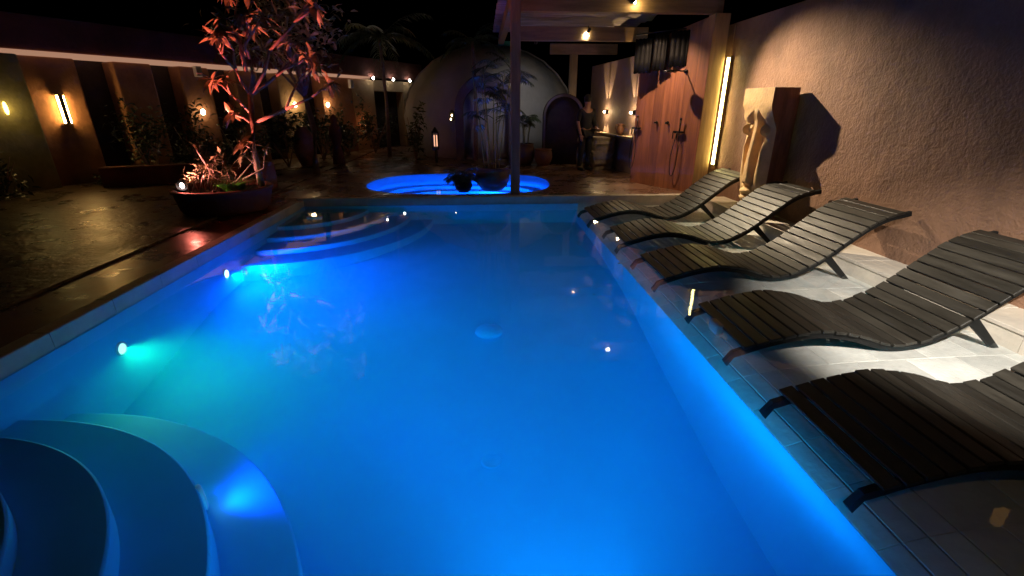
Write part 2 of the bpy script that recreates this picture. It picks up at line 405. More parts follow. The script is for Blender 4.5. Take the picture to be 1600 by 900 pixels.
dr = thing('floor_drain', 'round drain cover on the pool floor near the bottom of the photo', 'drain', (0.02, 2.78, floor_z(2.78)+.004))
b = MB(); b.lathe([(.085, 0), (.085, .006), (.07, .012), (.066, .004), (0, .004)], 28); b.build('drain_cover', M['plaster'], dr, True)
dr = thing('water_return', 'round water return fitting in the middle of the pool floor', 'return fitting', (0.03, 4.4, floor_z(4.4)+.004))
b = MB(); b.lathe([(.15, 0), (.14, .03), (.09, .055), (0, .062)], 28); b.build('fitting_cap', M['plaster'], dr, True)
b = MB(); b.box(-.11, .11, -.035, .035, 0, .045)
o = b.build('float_block', M['white'], bevel=.006); o.location = (-2.60, 7.22, -.03); o.rotation_euler = (0, R(2), R(12))
tag(o, 'small white rectangular block floating over the top far step', 'float')
for i, (x, y, s, c_) in enumerate(((1.46, 4.72, .028, 'white petal floating by the shelf edge beside the third lounger'), (0.98, 3.85, .014, 'tiny dark leaf floating near the middle of the water, right of the lamp reflections'))):
    b = MB(); n = 9
    b.add([(s*math.cos(6.283*k/n)*(1 if k % 2 else .6), s*.7*math.sin(6.283*k/n), .001+.004*(k % 2)) for k in range(n)] + [(0, 0, .0)], [(k, (k+1) % n, n) for k in range(n)])
    o = b.build('floating_petal' if i == 0 else 'floating_leaf', M['white'] if i == 0 else M['leafdark']); o.location = (x, y, .003); tag(o, c_, 'petal' if i == 0 else 'leaf')

# ------------------------------------------------------------------ ground sheets
def rect(mb, x0, x1, y0, y1, z): mb.add([(x0,y0,z),(x1,y0,z),(x1,y1,z),(x0,y1,z)], [(0,1,2,3)])
g = MB()
rect(g, -150, 150, -80, -3, .04); rect(g, -150, -14, -3, 300, .04); rect(g, 4.4, 150, -3, 300, .04); rect(g, -14, 4.4, 26, 300, .04)
g.build('ground', M['ground'], kind='structure')
random.seed(5)
from mathutils import noise
def sheet(name, x0, x1, y0, y1, z, m, amp, step=.12):
    nx = max(2, int((x1-x0)/step)); ny = max(2, int((y1-y0)/step)); vs = []; fs = []
    for j in range(ny+1):
        for i in range(nx+1):
            x = x0+(x1-x0)*i/nx; y = y0+(y1-y0)*j/ny
            vs.append((x, y, z + amp*noise.noise(Vector((x*1.7, y*1.7, 3))) + amp*.5*noise.noise(Vector((x*5, y*5, 9)))))
    for j in range(ny):
        for i in range(nx): a = j*(nx+1)+i; fs.append((a, a+1, a+nx+2, a+nx+1))
    b = MB(); b.add(vs, fs); return b.build(name, m, smooth=True, kind='structure')
sheet('paving', -14, -3.80, -3, 26, .122, M['paving'], .010, .16)
sheet('pool_surround', -3.80, XL-.10, -3, 8.22, .106, M['deck_red'], .003)
sheet('near_deck', XL-.10, 4.4, -3, YF, .10, M['deck'], .002)
b = MB(); b.box(XL, 4.2, YF-.12, YF-.001, -1, .098); b.build('end_wall', M['coping'], kind='structure')
b = MB(); b.box(-3.86, -3.80, -3, 12, .0, .128); b.build('paving_edge', M['paving'], kind='structure')
# deck around plunge pool: ring between the outline and a rectangle
JC = Vector((-.5, 9.85))
raw = [(-2.36,9.75),(-2.22,9.22),(-1.85,8.83),(-1.33,8.60),(-.64,8.52),(.2,8.54),(.85,8.68),(1.22,9.05),(1.36,9.6),(1.33,10.3),(1.1,10.78),(.38,11.12),(-.82,11.30),(-1.55,11.18),(-2.05,10.85),(-2.30,10.35)]
def cr(p, n):
    out = []
    L = len(p)
    for i in range(L):
        a, b_, c, d = [Vector(p[(i+k) % L]) for k in (-1, 0, 1, 2)]
        for j in range(n):
            t = j/n
            out.append(.5*((2*b_) + (c-a)*t + (2*a-5*b_+4*c-d)*t*t + (3*b_-a-3*c+d)*t**3))
    return out
curve = cr(raw, 6)
RX0, RX1, RY0, RY1 = -3.80, 2.4, 8.22, 12.2
angs = [math.atan2(q.y-JC.y, q.x-JC.x) for q in curve]
def rad_at(t):
    best = None
    for i in range(len(curve)):
        a, b_ = curve[i]-JC, curve[(i+1) % len(curve)]-JC
        d = Vector((math.cos(t), math.sin(t)))
        den = (b_-a).x*d.y - (b_-a).y*d.x
        if abs(den) < 1e-9: continue
        u = (a.y*d.x - a.x*d.y)/den
        if 0 <= u <= 1:
            p = a+(b_-a)*u
            if p.dot(d) > 0: best = p.length
    return best
ts = [2*math.pi*i/120 for i in range(120)] + [math.atan2(yy-JC.y, xx-JC.x) % (2*math.pi) for xx in (RX0, RX1) for yy in (RY0, RY1)]
ts = sorted(set(ts))
def rect_r(t):
    c, s = math.cos(t), math.sin(t); o_ = []
    if c > 1e-6: o_.append((RX1-JC.x)/c)
    if c < -1e-6: o_.append((RX0-JC.x)/c)
    if s > 1e-6: o_.append((RY1-JC.y)/s)
    if s < -1e-6: o_.append((RY0-JC.y)/s)
    return min(o_)
def ringmesh(specs, m, name, kind='structure', smooth=False):
    # specs: list of (scale or 'rect', z)
    b = MB(); n = len(ts); vs = []
    for sc, z in specs:
        for t in ts:
            r = rect_r(t) if sc == 'rect' else rad_at(t)*sc
            vs.append((JC.x + r*math.cos(t), JC.y + r*math.sin(t), z))
    fs = []
    for k in range(len(specs)-1):
        for i in range(n): fs.append((k*n+i, k*n+(i+1) % n, (k+1)*n+(i+1) % n, (k+1)*n+i))
    b.add(vs, fs); return b, vs
b, _ = ringmesh([('rect', .112), (1.04, .112), (1.0, .105)], None, '')
b.build('plunge_deck', M['deck'], kind='structure')
b, vs = ringmesh([(1.0, .105), (1.0, -.15), (.86, -.15), (.86, -.23), (.68, -.23), (.68, -.34), (.3, -.34), (.02, -.34)], None, '')
o = b.build('plunge_pool_shell', M['plaster'], kind='structure'); autosmooth(o)
n = len(ts); b = MB(); b.prism([(JC.x + rad_at(t)*1.01*math.cos(t), JC.y + rad_at(t)*1.01*math.sin(t)) for t in ts], -.9, -.06)
b.build('plunge_pool_water', M['water2'], kind='structure')
jl = thing('plunge_pool_lamp', 'round lamp glowing white on the bench of the small oval plunge pool', 'pool lamp', (-.80, 9.62, -.30))
b = MB(); b.lathe([(.12, -.02), (.12, .02), (.09, .035)], 24); b.build('trim_ring', M['white'], jl, True)
b = MB(); b.lathe([(.09, .034), (.05, .045), (0, .048)], 24); b.build('lens', emis('plunge lens', (.6, .72, 1), 14), jl, True)
photometric(light('plunge_light', 'POINT', (-.80, 9.62, -.18), 200, (0, .15, 1), size=.05, parent=jl), (0, 0), 3, .16)
photometric(light('plunge_light', 'POINT', (.1, 10.3, -.2), 150, (0, .15, 1), size=.05, parent=jl), (0, 0), 3, .16)
sheet('terrace', 2.4, 4.4, 8.22, 12.2, .108, M['deck'], .002)
sheet('terrace', -3.80, 4.4, 12.2, 26, .106, M['deck'], .004, .3)

# ------------------------------------------------------------------ right stucco wall
b = MB()
nx, nz = 150, 60; vs = []; fs = []
for j in range(nz+1):
    for i in range(nx+1):
        y = -2 + (8.9+2)*i/nx; z = .06 + (2.86-.06)*j/nz
        d = .012*noise.noise(Vector((y*2.2, z*2.2, 1))) + .006*noise.noise(Vector((y*7, z*6, 5)))
        vs.append((4.2 + d, y, z))
for j in range(nz):
    for i in range(nx): a = j*(nx+1)+i; fs.append((a, a+1, a+nx+2, a+nx+1))
rw = thing('stucco_wall', 'tall reddish stucco garden wall behind the row of loungers', 'wall', (4.2, 4, 0))
b.add([(x-4.2, y-4, z) for x, y, z in vs], fs); b.build('stucco_face', M['stucco_red'], rw, True)
b = MB(); b.box(.03, .28, -6, 4.9, 0, 2.87); b.build('wall_core', M['stucco_red'], rw)

# LED tube in the corner + pillar + timber shower wall
A = Vector((3.08, 9.75)); B = Vector((3.80, 8.36))
t = thing('shower_wall', 'tall red-brown timber shower wall with a sloping top', 'wall', (B.x, B.y, .1))
dirv = (A-B); Lw = dirv.length; ang = math.atan2(dirv.y, dirv.x)
nb = 7
for i in range(nb):
    u0 = Lw*i/nb + .0015; u1 = Lw*(i+1)/nb - .0015
    z1a = 2.87 - .30*u0/Lw; z1b = 2.87 - .30*u1/Lw; dp = random.uniform(-.002, .002)
    b = MB(); X = Matrix.Rotation(ang, 4, 'Z')
    b.add([(u0,-.03+dp,0),(u1,-.03+dp,0),(u1,.0,0),(u0,.0,0),(u0,-.03+dp,z1a),(u1,-.03+dp,z1b),(u1,.0,z1b),(u0,.0,z1a)],
          [(0,3,2,1),(4,5,6,7),(0,1,5,4),(1,2,6,5),(2,3,7,6),(3,0,4,7)], Matrix.Scale(1, 4) @ X)
    # board face towards the pool is the +y side in local space; mirror to keep it outside
    b.build('plank', M['wood_red'], t)
pl = MB(); pl.box(3.80, 4.06, 8.36, 8.60, .10, 2.99)
o = pl.build('pillar', M['pillar'], bevel=.006); tag(o, 'pale timber pillar at the end of the shower wall, lit yellow by the long tube', 'pillar')
tb = thing('tube_lamp', 'long glowing yellow tube lamp standing upright in the corner beside the timber pillar', 'wall lamp', (4.115, 8.33, .62))
b = MB(); b.tube([(0, 0, 0), (0, 0, 1.72)], .022, 12); b.build('tube', M['tube'], tb, True)
b = MB(); b.box(.025, .06, -.02, .03, -.03, 1.75); b.build('mounting_rail', M['lamp_body'], tb)
b = MB(); b.tube([(.03, .0, 1.75), (.03, .0, 2.2)], .006, 6); b.build('cable', M['pillar'], tb)

# shower fittings
def wall_pt(y): 
    u = (y-B.y)/(A.y-B.y); return B.x + (A.x-B.x)*u
nrm = Vector((-math.sin(ang), math.cos(ang))) 
if nrm.x > 0: nrm = -nrm
for (yy, z, lab, s) in ((8.72, 1.15, 'black hand shower with a long hose loop on the shower wall near the pillar', 1.0), (9.66, 1.18, 'black hand shower with hose at the far edge of the timber shower wall', .9)):
    x = wall_pt(yy) + nrm.x*.03; y = yy + nrm.y*.03
    t = thing('hand_shower', lab, 'shower', (x, y, z), math.atan2(nrm.y, nrm.x))
    b = MB(); b.box(0, .05, -.11, .11, -.02, .02); b.build('mixer', M['black'], t, bevel=.006)
    b = MB(); b.tube([(.045, 0, 0), (.07, 0, -.05), (.07, .0, -.1)], .012, 8); b.tube([(.05, -.10, .0), (.05, -.10, -.12)], .01, 8); b.build('spout', M['black'], t, True)
    b = MB(); b.tube([(.05, .04, -.03), (.05, .045, .20)], [.012, .014], 8); b.tube([(.045, .045, .2), (.06, .05, .24)], [.015, .02], 8); b.build('handset', M['black'], t, True)
    hose = [(.05, .04+.0, -.03), (.05, .05, -.3), (.05, .04, -.6), (.05, -.02, -.78), (.05, -.08, -.7), (.05, -.09, -.4), (.05, -.03, -.1), (.05, 0, -.02)]
    pts = []
    for i in range(len(hose)-1):
        for k in range(4):
            q = [Vector(hose[max(0, min(len(hose)-1, i+j))]) for j in (-1, 0, 1, 2)]; u = k/4
            pts.append(.5*((2*q[1])+(q[2]-q[0])*u+(2*q[0]-5*q[1]+4*q[2]-q[3])*u*u+(3*q[1]-q[0]-3*q[2]+q[3])*u**3))
    b = MB(); b.tube(pts, .0075, 6); b.build('hose', M['black'], t, True)
for yy, lab in ((8.98, 'small dark tap knob on the shower wall, right one'), (9.22, 'small dark tap knob on the shower wall, left one')):
    x = wall_pt(yy) + nrm.x*.03; y = yy + nrm.y*.03
    t = thing('tap_knob', lab, 'tap', (x, y, 1.30), math.atan2(nrm.y, nrm.x), 'tap knobs on the shower wall')
    b = MB(); b.lathe([(.03, 0), (.03, .01), (.014, .014), (.014, .05), (.02, .06), (0, .07)], 12, X=Matrix.Rotation(R(90), 4, 'Y')); b.build('knob', M['black'], t, True)
# long overhead shower arms
t = thing('shower_arm', 'thin black shower arm sticking out of the upper timber wall', 'shower arm', (wall_pt(8.75)+nrm.x*.02, 8.75+nrm.y*.02, 2.16), math.atan2(nrm.y, nrm.x))
b = MB(); b.tube([(0, 0, 0), (.42, 0, 0)], .010, 8); b.build('arm', M['black'], t, True)
b = MB(); b.lathe([(.035, 0), (.035, .012), (0, .014)], 16, X=Matrix.Rotation(R(90), 4, 'Y')); b.build('flange', M['black'], t, True)
b = MB(); b.lathe([(.10, -.02), (.10, 0), (.02, .015), (0, .03)], 20, c=(.42, 0, -.01)); b.build('shower_head', M['black'], t, True)
# black shower curtains / hanging drums
t = thing('hanging_curtain', 'bundle of black curtains hanging from a rail in front of the upper shower wall', 'curtain', (3.0, 9.0, 0))
b = MB(); b.tube([(-.14, .42, 2.80), (.62, -.2, 2.84)], .012, 8); b.build('rail', M['black'], t, True)
for k, (u0, u1, zt, zb) in enumerate(((0, .34, 2.72, 2.16), (.36, .62, 2.78, 2.2), (.66, 1.0, 2.80, 2.24))):
    vs = []; fs = []; n = 26
    for i in range(n+1):
        u = u0+(u1-u0)*i/n; px = -.14+.76*u; py = .42-.62*u; a = .004*math.sin(i*.9)
        for j in range(4): 
            z = zt+(zb-zt)*j/3; vs.append((px+a*(.6+.2*j), py+a*(.6+.2*j), z + (.01*math.sin(i*1.1) if j in (0, 3) else 0)))
    for i in range(n):
        for j in range(3): fs.append((i*4+j, (i+1)*4+j, (i+1)*4+j+1, i*4+j+1))
    b = MB(); b.add(vs, fs); o = b.build('curtain_panel', M['blackmat'], t, True)
    sol = o.modifiers.new('s', 'SOLIDIFY'); sol.thickness = .05

# ------------------------------------------------------------------ pergola
pg = thing('pergola', 'timber pergola with heavy beams and a rough mat ceiling over the shower terrace', 'pergola', (.57, 8.5, .1))
def pbox(name, x0, x1, y0, y1, z0, z1, m, bev=.01):
    b = MB(); b.box(x0-.57, x1-.57, y0-8.5, y1-8.5, z0-.1, z1-.1); return b.build(name, m, pg, bevel=bev)
pbox('post', .50, .66, 8.42, 8.58, .10, 3.4, M['post'])
pbox('post', 2.46, 2.66, 13.95, 14.13, .10, 2.9, M['post'])
pbox('beam', .663, 3.95, 8.42, 8.56, 2.99, 3.42, M['beam'])
pbox('beam', .80, 3.75, 11.5, 11.66, 2.94, 3.22, M['beam'])
pbox('beam', 1.9, 3.75, 13.98, 14.1, 2.903, 3.16, M['beam'])
pbox('beam', .51, .65, 8.585, 14.3, 3.16, 3.38, M['beam'])
b = MB(); vs = []; fs = []; nx, ny = 40, 60
for j in range(ny+1):
    for i in range(nx+1):
        x = .35+(3.9-.35)*i/nx; y = 8.7+(14.2-8.7)*j/ny
        vs.append((x-.57, y-8.5, 3.46-.1 + .03*math.sin(y*9+noise.noise(Vector((x, y, 0)))*5) + .04*noise.noise(Vector((x*1.5, y*3, 2)))))
for j in range(ny):
    for i in range(nx): a = j*(nx+1)+i; fs.append((a, a+1, a+nx+2, a+nx+1))
b.add(vs, fs); o = b.build('ceiling_mat', M['reed'], pg, True); so_ = o.modifiers.new('s', 'SOLIDIFY'); so_.thickness = .03
def spot_lamp(loc, tgt, lab, e, cone, col=(1, .86, .68), spill=0):
    t = thing('spotlight', lab, 'spotlight', loc, 0, 'spotlights under the pergola beams')
    d = (Vector(tgt)-Vector(loc)).normalized(); X = d.to_track_quat('Z', 'Y').to_matrix().to_4x4()
    b = MB(); b.lathe([(.018, -.10), (.032, -.09), (.035, 0), (.030, .004), (.026, -.008)], 16, X=X); b.build('housing', M['black'], t, True)
    b = MB(); b.lathe([(.026, -.006), (.018, .006), (0, .010)], 16, X=X); b.build('lens', M['bulb_white'], t, True)
    b = MB(); b.tube([(0, 0, 0), (0, .0, .12)], .008, 6); b.build('bracket', M['black'], t, True)
    light('spotlight_light', 'SPOT', Vector(loc)+d*.03, e, col, tgt, .03, cone, .9, t)
    if spill: light('spotlight_spill', 'POINT', Vector(loc)+d*.05, spill, (1, .70, .3), size=.03, parent=t)
spot_lamp((2.47, 8.36, 3.12), (3.95, 6.5, 1.35), 'small bright spotlight under the front pergola beam at the top of the photo', 1080, 60, (1, .80, .54), 4.5)
light('spotlight_wide', 'SPOT', (2.49, 8.33, 3.09), 240, (1, .92, .62), (2.95, 6.7, 0), .03, 42, .8, bpy.data.objects['spotlight'])
spot_lamp((2.3, 8.72, 3.05), (3.75, 8.95, .9), 'spotlight behind the front pergola beam aimed at the timber shower wall', 300, 80, (1, .66, .42))
spot_lamp((2.38, 11.44, 3.11), (1.6, 14.4, 1.0), 'small bright spotlight under the second pergola beam', 60, 100, spill=1.5)
spot_lamp((1.3, 12.1, 2.95), (1.35, 14.8, 1.2), 'added spotlight hidden behind the second pergola beam to light the dome', 50, 82, (1, .95, .88))  # extra lamp put out of sight to brighten the dome
lp = thing('lamp_pole', 'slender black pole with a spotlight, behind the camera at the near end of the pool', 'lamp post', (1.2, -.35, .1))
b = MB(); b.tube([(0, 0, 0), (0, 0, 2.95)], .03, 10); b.build('pole', M['black'], lp, True)
b = MB(); b.lathe([(.10, 0), (.10, .015), (.04, .02)], 16); b.build('base_plate', M['black'], lp, True)
spot_lamp((1.2, -.28, 3.08), (3.62, 3.15, -.05), 'spotlight on the pole behind the camera aimed at the shelf and kerb', 2100, 33, (1, .95, .86), 9)

# ------------------------------------------------------------------ carved mask
mk = thing('stone_mask', 'tall carved face sculpture with a long nose, standing against the stucco wall', 'sculpture', (3.76, 6.55, .12), R(5))
# u across (0=near side .. 1=far side), z up; relief toward -x
H_ = 1.70; W_ = .62
def sm(a, b_, x): t = max(0, min(1, (x-a)/(b_-a))); return t*t*(3-2*t)
def edge_in(z):      # narrowing of the far outline
    k = [(0, .20), (.18, .22), (.3, .12), (.5, .05), (.9, .0), (1.2, .02), (1.33, -.02), (1.42, .05), (1.5, .0), (1.7, .0)]
    for (a, va), (b_, vb) in zip(k, k[1:]):
        if z <= b_: return va + (vb-va)*sm(a, b_, z)
    return 0
def relief(u, z):    # u in [-1,1]
    d = 0
    a = abs(u); fade = sm(.40, .50, z)*(1-sm(1.30, 1.40, z + .25*(a-.3)))
    nosew = .10 + .16*(1-sm(.40, .95, z))
    groove = sm(nosew, nosew+.12, a)*(1-sm(.50, .66, a + .18*(1-sm(.5, 1.2, z))))
    d -= .11*groove*fade
    nose = max(0, 1-a/(nosew+.05)); d += .05*min(1, nose*2.5)*(1-sm(.5, 1.3, z))*sm(.42, .47, z)
    d += .035*sm(1.28, 1.40, z + .12*a)
    ex = (a-.52)/.24; ez = (z-1.17)/.09
    e = 1-ex*ex-ez*ez
    if e > 0: d += .12*math.sqrt(e)
    ck = 1-abs((abs(u)-.62)/.3); d += .03*max(0, ck)*(1-sm(.9, 1.1, z))*sm(.3, .6, z)
    mx = u/.38
    for zc, hh in ((.34, .045), (.25, .05)):
        mzz = (z-zc)/hh; e = 1-mx*mx-mzz*mzz
        if e > 0: d += .075*math.sqrt(e)
    ch = 1-(u/.42)**2-((z-.12)/.09)**2
    if ch > 0: d += .05*math.sqrt(ch)
    return d
nu, nz = 60, 130; vs = []; fs = []
for j in range(nz+1):
    z = H_*j/nz
    for i in range(nu+1):
        u = -1+2*i/nu
        y = -W_/2 + W_*i/nu
        ei = edge_in(z)
        y = -W_/2 + (W_-ei*W_)*i/nu
        vs.append((-relief(u, z) + .10*u*u*(1-sm(1.2, 1.5, z)), y, z))
for j in range(nz):
    for i in range(nu): a = j*(nu+1)+i; fs.append((a, a+1, a+nu+2, a+nu+1))
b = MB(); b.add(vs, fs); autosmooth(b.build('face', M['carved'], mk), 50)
def vi(i, j): return Vector(vs[j*(nu+1)+i])
bk = MB()
# near side, far side, top
for i in (0, nu):
    v2 = []; f2 = []
    for j in range(nz+1): v2 += [vi(i, j), Vector((.33, vi(i, j).y, vi(i, j).z))]
    for j in range(nz): f2.append((2*j, 2*j+1, 2*j+3, 2*j+2))
    bk.add(v2, f2)
v2 = []; f2 = []
for i in range(nu+1): v2 += [vi(i, nz), Vector((.33, vi(i, nz).y, H_))]
for i in range(nu): f2.append((2*i, 2*i+1, 2*i+3, 2*i+2))
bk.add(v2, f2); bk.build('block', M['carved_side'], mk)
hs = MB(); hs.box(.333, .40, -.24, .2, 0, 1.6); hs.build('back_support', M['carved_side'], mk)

# ------------------------------------------------------------------ loungers
prof = [(0, -.005), (.08, .022), (.2, .062), (.34, .100), (.48, .128), (.62, .138), (.76, .128), (.9, .098), (1.0, .066), (1.1, .034), (1.2, .020), (1.32, .034), (1.46, .085), (1.6, .165), (1.74, .270), (1.88, .385), (2.0, .480), (2.12, .560), (2.24, .615), (2.36, .645)]
def spl(p, n=12):
    out = []
    for i in range(len(p)-1):
        q = [Vector((*p[max(0, min(len(p)-1, i+j))], 0)) for j in (-1, 0, 1, 2)]
        for k in range(n):
            u = k/n; out.append(.5*((2*q[1])+(q[2]-q[0])*u+(2*q[0]-5*q[1]+4*q[2]-q[3])*u*u+(3*q[1]-q[0]-3*q[2]+q[3])*u**3))
    out.append(Vector((*p[-1], 0))); return out
cv = spl(prof); acc = [0]
for i in range(1, len(cv)): acc.append(acc[-1] + (cv[i]-cv[i-1]).length)
def at_len(s):
    for i in range(1, len(cv)):
        if acc[i] >= s: u = (s-acc[i-1])/(acc[i]-acc[i-1]); p = cv[i-1].lerp(cv[i], u); d = (cv[i]-cv[i-1]).normalized(); return p, d
    return cv[-1], (cv[-1]-cv[-2]).normalized()
LW = .78
def make_lounger():
    root = thing('sun_lounger', '', 'sun lounger')
    b = MB(); b.box(-.041, .041, -LW/2, LW/2, -.022, 0); sm_ = b.mesh('slat', M['slat'])
    import bmesh as _b
    bm = _b.new(); bm.from_mesh(sm_); _b.ops.bevel(bm, geom=list(bm.edges), offset=.004, segments=1, affect='EDGES'); bm.to_mesh(sm_); bm.free()
    n = 27; L = acc[-1]
    for i in range(n):
        s = .115 + (L-.155)*i/(n-1); p, d = at_len(s)
        if i == -1: pass
        inst(sm_, 'slat', root, (p.x+random.uniform(-.002, .002), random.uniform(-.008, .008), p.y+random.uniform(-.0015, .0015)), (0, -math.atan2(d.y, d.x) + random.uniform(-.02, .02), random.uniform(-.006, .006)))
    for sy in (-1, 1):
        b = MB(); yc = sy*(LW/2-.045); pts = [at_len(L*i/70) for i in range(71)]
        ext0 = (Vector((-.06, -.085, 0)), Vector((1, .75, 0)).normalized()); e1 = pts[-1][0] + pts[-1][1]*.09
        pts = [ext0] + pts + [(e1, pts[-1][1])]
        vs = []; fs = []
        for p, d in pts:
            nrm_ = Vector((-d.y, d.x, 0)); hgt = .046
            zt = p - nrm_*.024; zb = p - nrm_*(.024+hgt)
            lim = -.05 if p.x > .25 else -.05-.10*(1-max(0, p.x)/.25); zb.y = max(zb.y, lim); zt.y = max(zt.y, lim+.004)
            for yy in (yc-.018, yc+.018): vs.append((zt.x, yy, zt.y)); vs.append((zb.x, yy, zb.y))
        for i in range(len(pts)-1):
            a = i*4; c = a+4
            fs += [(a, a+2, c+2, c), (a+1, c+1, c+3, a+3), (a, c, c+1, a+1), (a+2, a+3, c+3, c+2)]
        fs += [(0, 1, 3, 2), (len(vs)-4, len(vs)-2, len(vs)-1, len(vs)-3)]
        b.add(vs, fs); b.build('side_rail', M['rail'], root)
    for sy in (-1, 1):
        b = MB(); yc = sy*(LW/2-.05)
        b.add([(1.68,-.016,.17),(1.74,-.016,.21),(2.00,-.016,-.046),(1.94,-.016,-.046),(1.68,.016,.17),(1.74,.016,.21),(2.00,.016,-.046),(1.94,.016,-.046)], [(0,1,2,3),(4,7,6,5),(0,4,5,1),(1,5,6,2),(2,6,7,3),(3,7,4,0)], Matrix.Translation((0, yc, 0))); b.build('prop_leg', M['rail'], root)
    return root
lg0 = make_lounger()
G = 'slatted sun loungers in a row on the shallow shelf'
spots = [(1.67, 1.87, R(.5), 'black slatted wavy lounger nearest the camera, cut off by the right edge of the photo'),
         (1.74, 3.16, R(-.8), 'dark slatted wavy lounger second from the camera, with a pale block under its foot'),
         (1.70, 4.575, R(.3), 'dark slatted wavy lounger in the middle of the row of five'),
         (1.68, 5.87, R(-.6), 'slatted wavy lounger in front of the carved face sculpture, fourth from the camera'),
         (1.60, 7.20, R(.8), 'slatted wavy lounger farthest from the camera, beside the timber shower wall')]
for i, (x, y, rz, lab) in enumerate(spots):
    o = lg0 if i == 0 else copy_tree(lg0)
    o.location = (x, y, 0); o.rotation_euler = (0, 0, rz); o['label'] = lab; o['group'] = G
b = MB(); b.box(-.03, .03, -.075, .075, -.05, .045); o = b.build('foot_block', M['kerb'], bevel=.02)
o.location = (1.795, 3.17, -.01); tag(o, 'small pale stone block under the foot end of the second lounger', 'block')

# dim wall lamp just past the right edge (its reflection shows in the water)
t = thing('wall_lamp', 'dim amber wall lamp reflected in the shelf water at the bottom right', 'wall lamp', (4.17, 2.62, 1.42))
b = MB(); b.box(-.03, .03, -.03, .03, 0, .22); b.build('diffuser', emis('dim amber', (1, .5, .15), 1.2), t, bevel=.005)
b = MB(); b.box(.0, .035, -.04, .04, -.02, -.001); b.build('bracket', M['lamp_body'], t)

# ------------------------------------------------------------------ left building
P0 = Vector((-8.33, 9.74)); D0 = Vector((.472, .882)).normalized(); N0 = Vector((D0.y, -D0.x))   # N0 faces the pool
WX = Matrix(((D0.x, N0.x, 0, P0.x), (D0.y, N0.y, 0, P0.y), (0, 0, 1, 0), (0, 0, 0, 1)))   # local: x along the wall, y out of it
def wp(s, out, z): return WX @ Vector((s, out, z))
lb = thing('garden_building', 'long low garden building on the left with flat parapet, softly glow-painted edge trim and piers', 'building')
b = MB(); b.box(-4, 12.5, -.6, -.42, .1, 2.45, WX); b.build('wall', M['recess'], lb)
b = MB(); b.box(-4, 12.5, -.6, .10, 2.535, 3.12, WX); b.build('parapet', M['parapet'], lb, bevel=.02)
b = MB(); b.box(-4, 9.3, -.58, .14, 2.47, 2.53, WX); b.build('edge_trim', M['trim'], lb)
for s0, s1, m in ((.04, .92, 'stucco_brown'), (1.57, 2.31, 'stucco_brown'), (2.9, 3.61, 'stucco_brown'), (4.29, 4.95, 'stucco_brown'), (5.55, 6.43, 'stucco_tan'), (7.17, 8.5, 'stucco_brown'), (8.503, 9.62, 'stucco_tan'), (11.3, 12.4, 'stucco_tan')):
    b = MB(); vs = []; 
    b.box(s0, s1, -.419, 0, .1, 2.45, WX); o = b.build('pier', M[m], lb, bevel=.03)
b = MB(); b.box(9.62, 11.3, -.419, -.01, 2.09, 2.45, WX); b.build('lintel', M['stucco_tan'], lb)
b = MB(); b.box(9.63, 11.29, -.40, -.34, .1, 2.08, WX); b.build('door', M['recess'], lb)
b = MB(); b.box(-2.6, .0, -.419, .22, .1, 2.45, WX); b.build('pier', M['stucco_olive'], lb, bevel=.03)['label'] = 'wide olive-tan pier'
def tube_pair(s, z0, z1, out, lab, m, w_=.035):
    t = thing('wall_lamp', lab, 'wall lamp', wp(s, out, z0), math.atan2(D0.y, D0.x), 'wall lamps on the garden building')
    b = MB(); b.box(-w_, w_, -.075, -.005, 0, z1-z0); b.build('plate', M['lamp_body'], t)
    for zc in (-.012, z1-z0+.001):
        b = MB(); b.box(-w_-.05, w_+.05, -.078, .02, zc, zc+.011); b.build('end_cap', M['lamp_body'], t)
    for sx in (-1, 1):
        b = MB(); b.box(sx*(w_+.012)-.008, sx*(w_+.012)+.008, -.07, -.035, .01, z1-z0-.01); b.build('light_strip', m, t)
tube_pair(.47, 1.27, 1.79, .03, 'wall lamp with two glowing vertical strips on the brown pier at the left', M['tube_left'])
t = thing('wall_lamp', 'small slim glowing lamp on the olive pier at the far left edge', 'wall lamp', wp(-.42, .24, 1.45), math.atan2(D0.y, D0.x), 'wall lamps on the garden building')
b = MB(); b.lathe([(.012, 0), (.03, .05), (.032, .13), (.02, .2), (0, .22)], 10, sy=.6); b.build('glass', emis('dim yellow', (1, .7, .15), 7), t, True)
light('wall_lamp_light', 'POINT', wp(-.42, .42, 1.55), 3, (1, .7, .25), size=.04, parent=t)
for s, z, lab, e in ((6.0, 1.62, 'glowing wall lamp half hidden by a bush on the tan pier', 6), (7.28, 1.62, 'bright round wall lamp on the pier just right of the plumeria tree', 7), (3.2, 1.45, 'wall lamp glowing low behind the dark bushes under the white speaker', 2.5), (8.9, 1.0, 'low reddish lamp behind the shrub beside the doorway', 2)):
    t = thing('wall_lamp', lab, 'wall lamp', wp(s, .06, z), math.atan2(D0.y, D0.x), 'wall lamps on the garden building')
    b = MB(); b.lathe([(.015, -.06), (.045, -.04), (.05, .03), (.02, .07), (0, .072)], 14); b.build('globe', M['bulb'] if z > 1.2 else M['flame'], t, True)
    b = MB(); b.box(-.03, .03, .04, .065, -.08, .06); b.build('bracket', M['lamp_body'], t)
    light('wall_lamp_light', 'POINT', wp(s, .16, z+.02), e, (1, .62, .28) if z > 1.2 else (1, .25, .08), size=.04, parent=t)
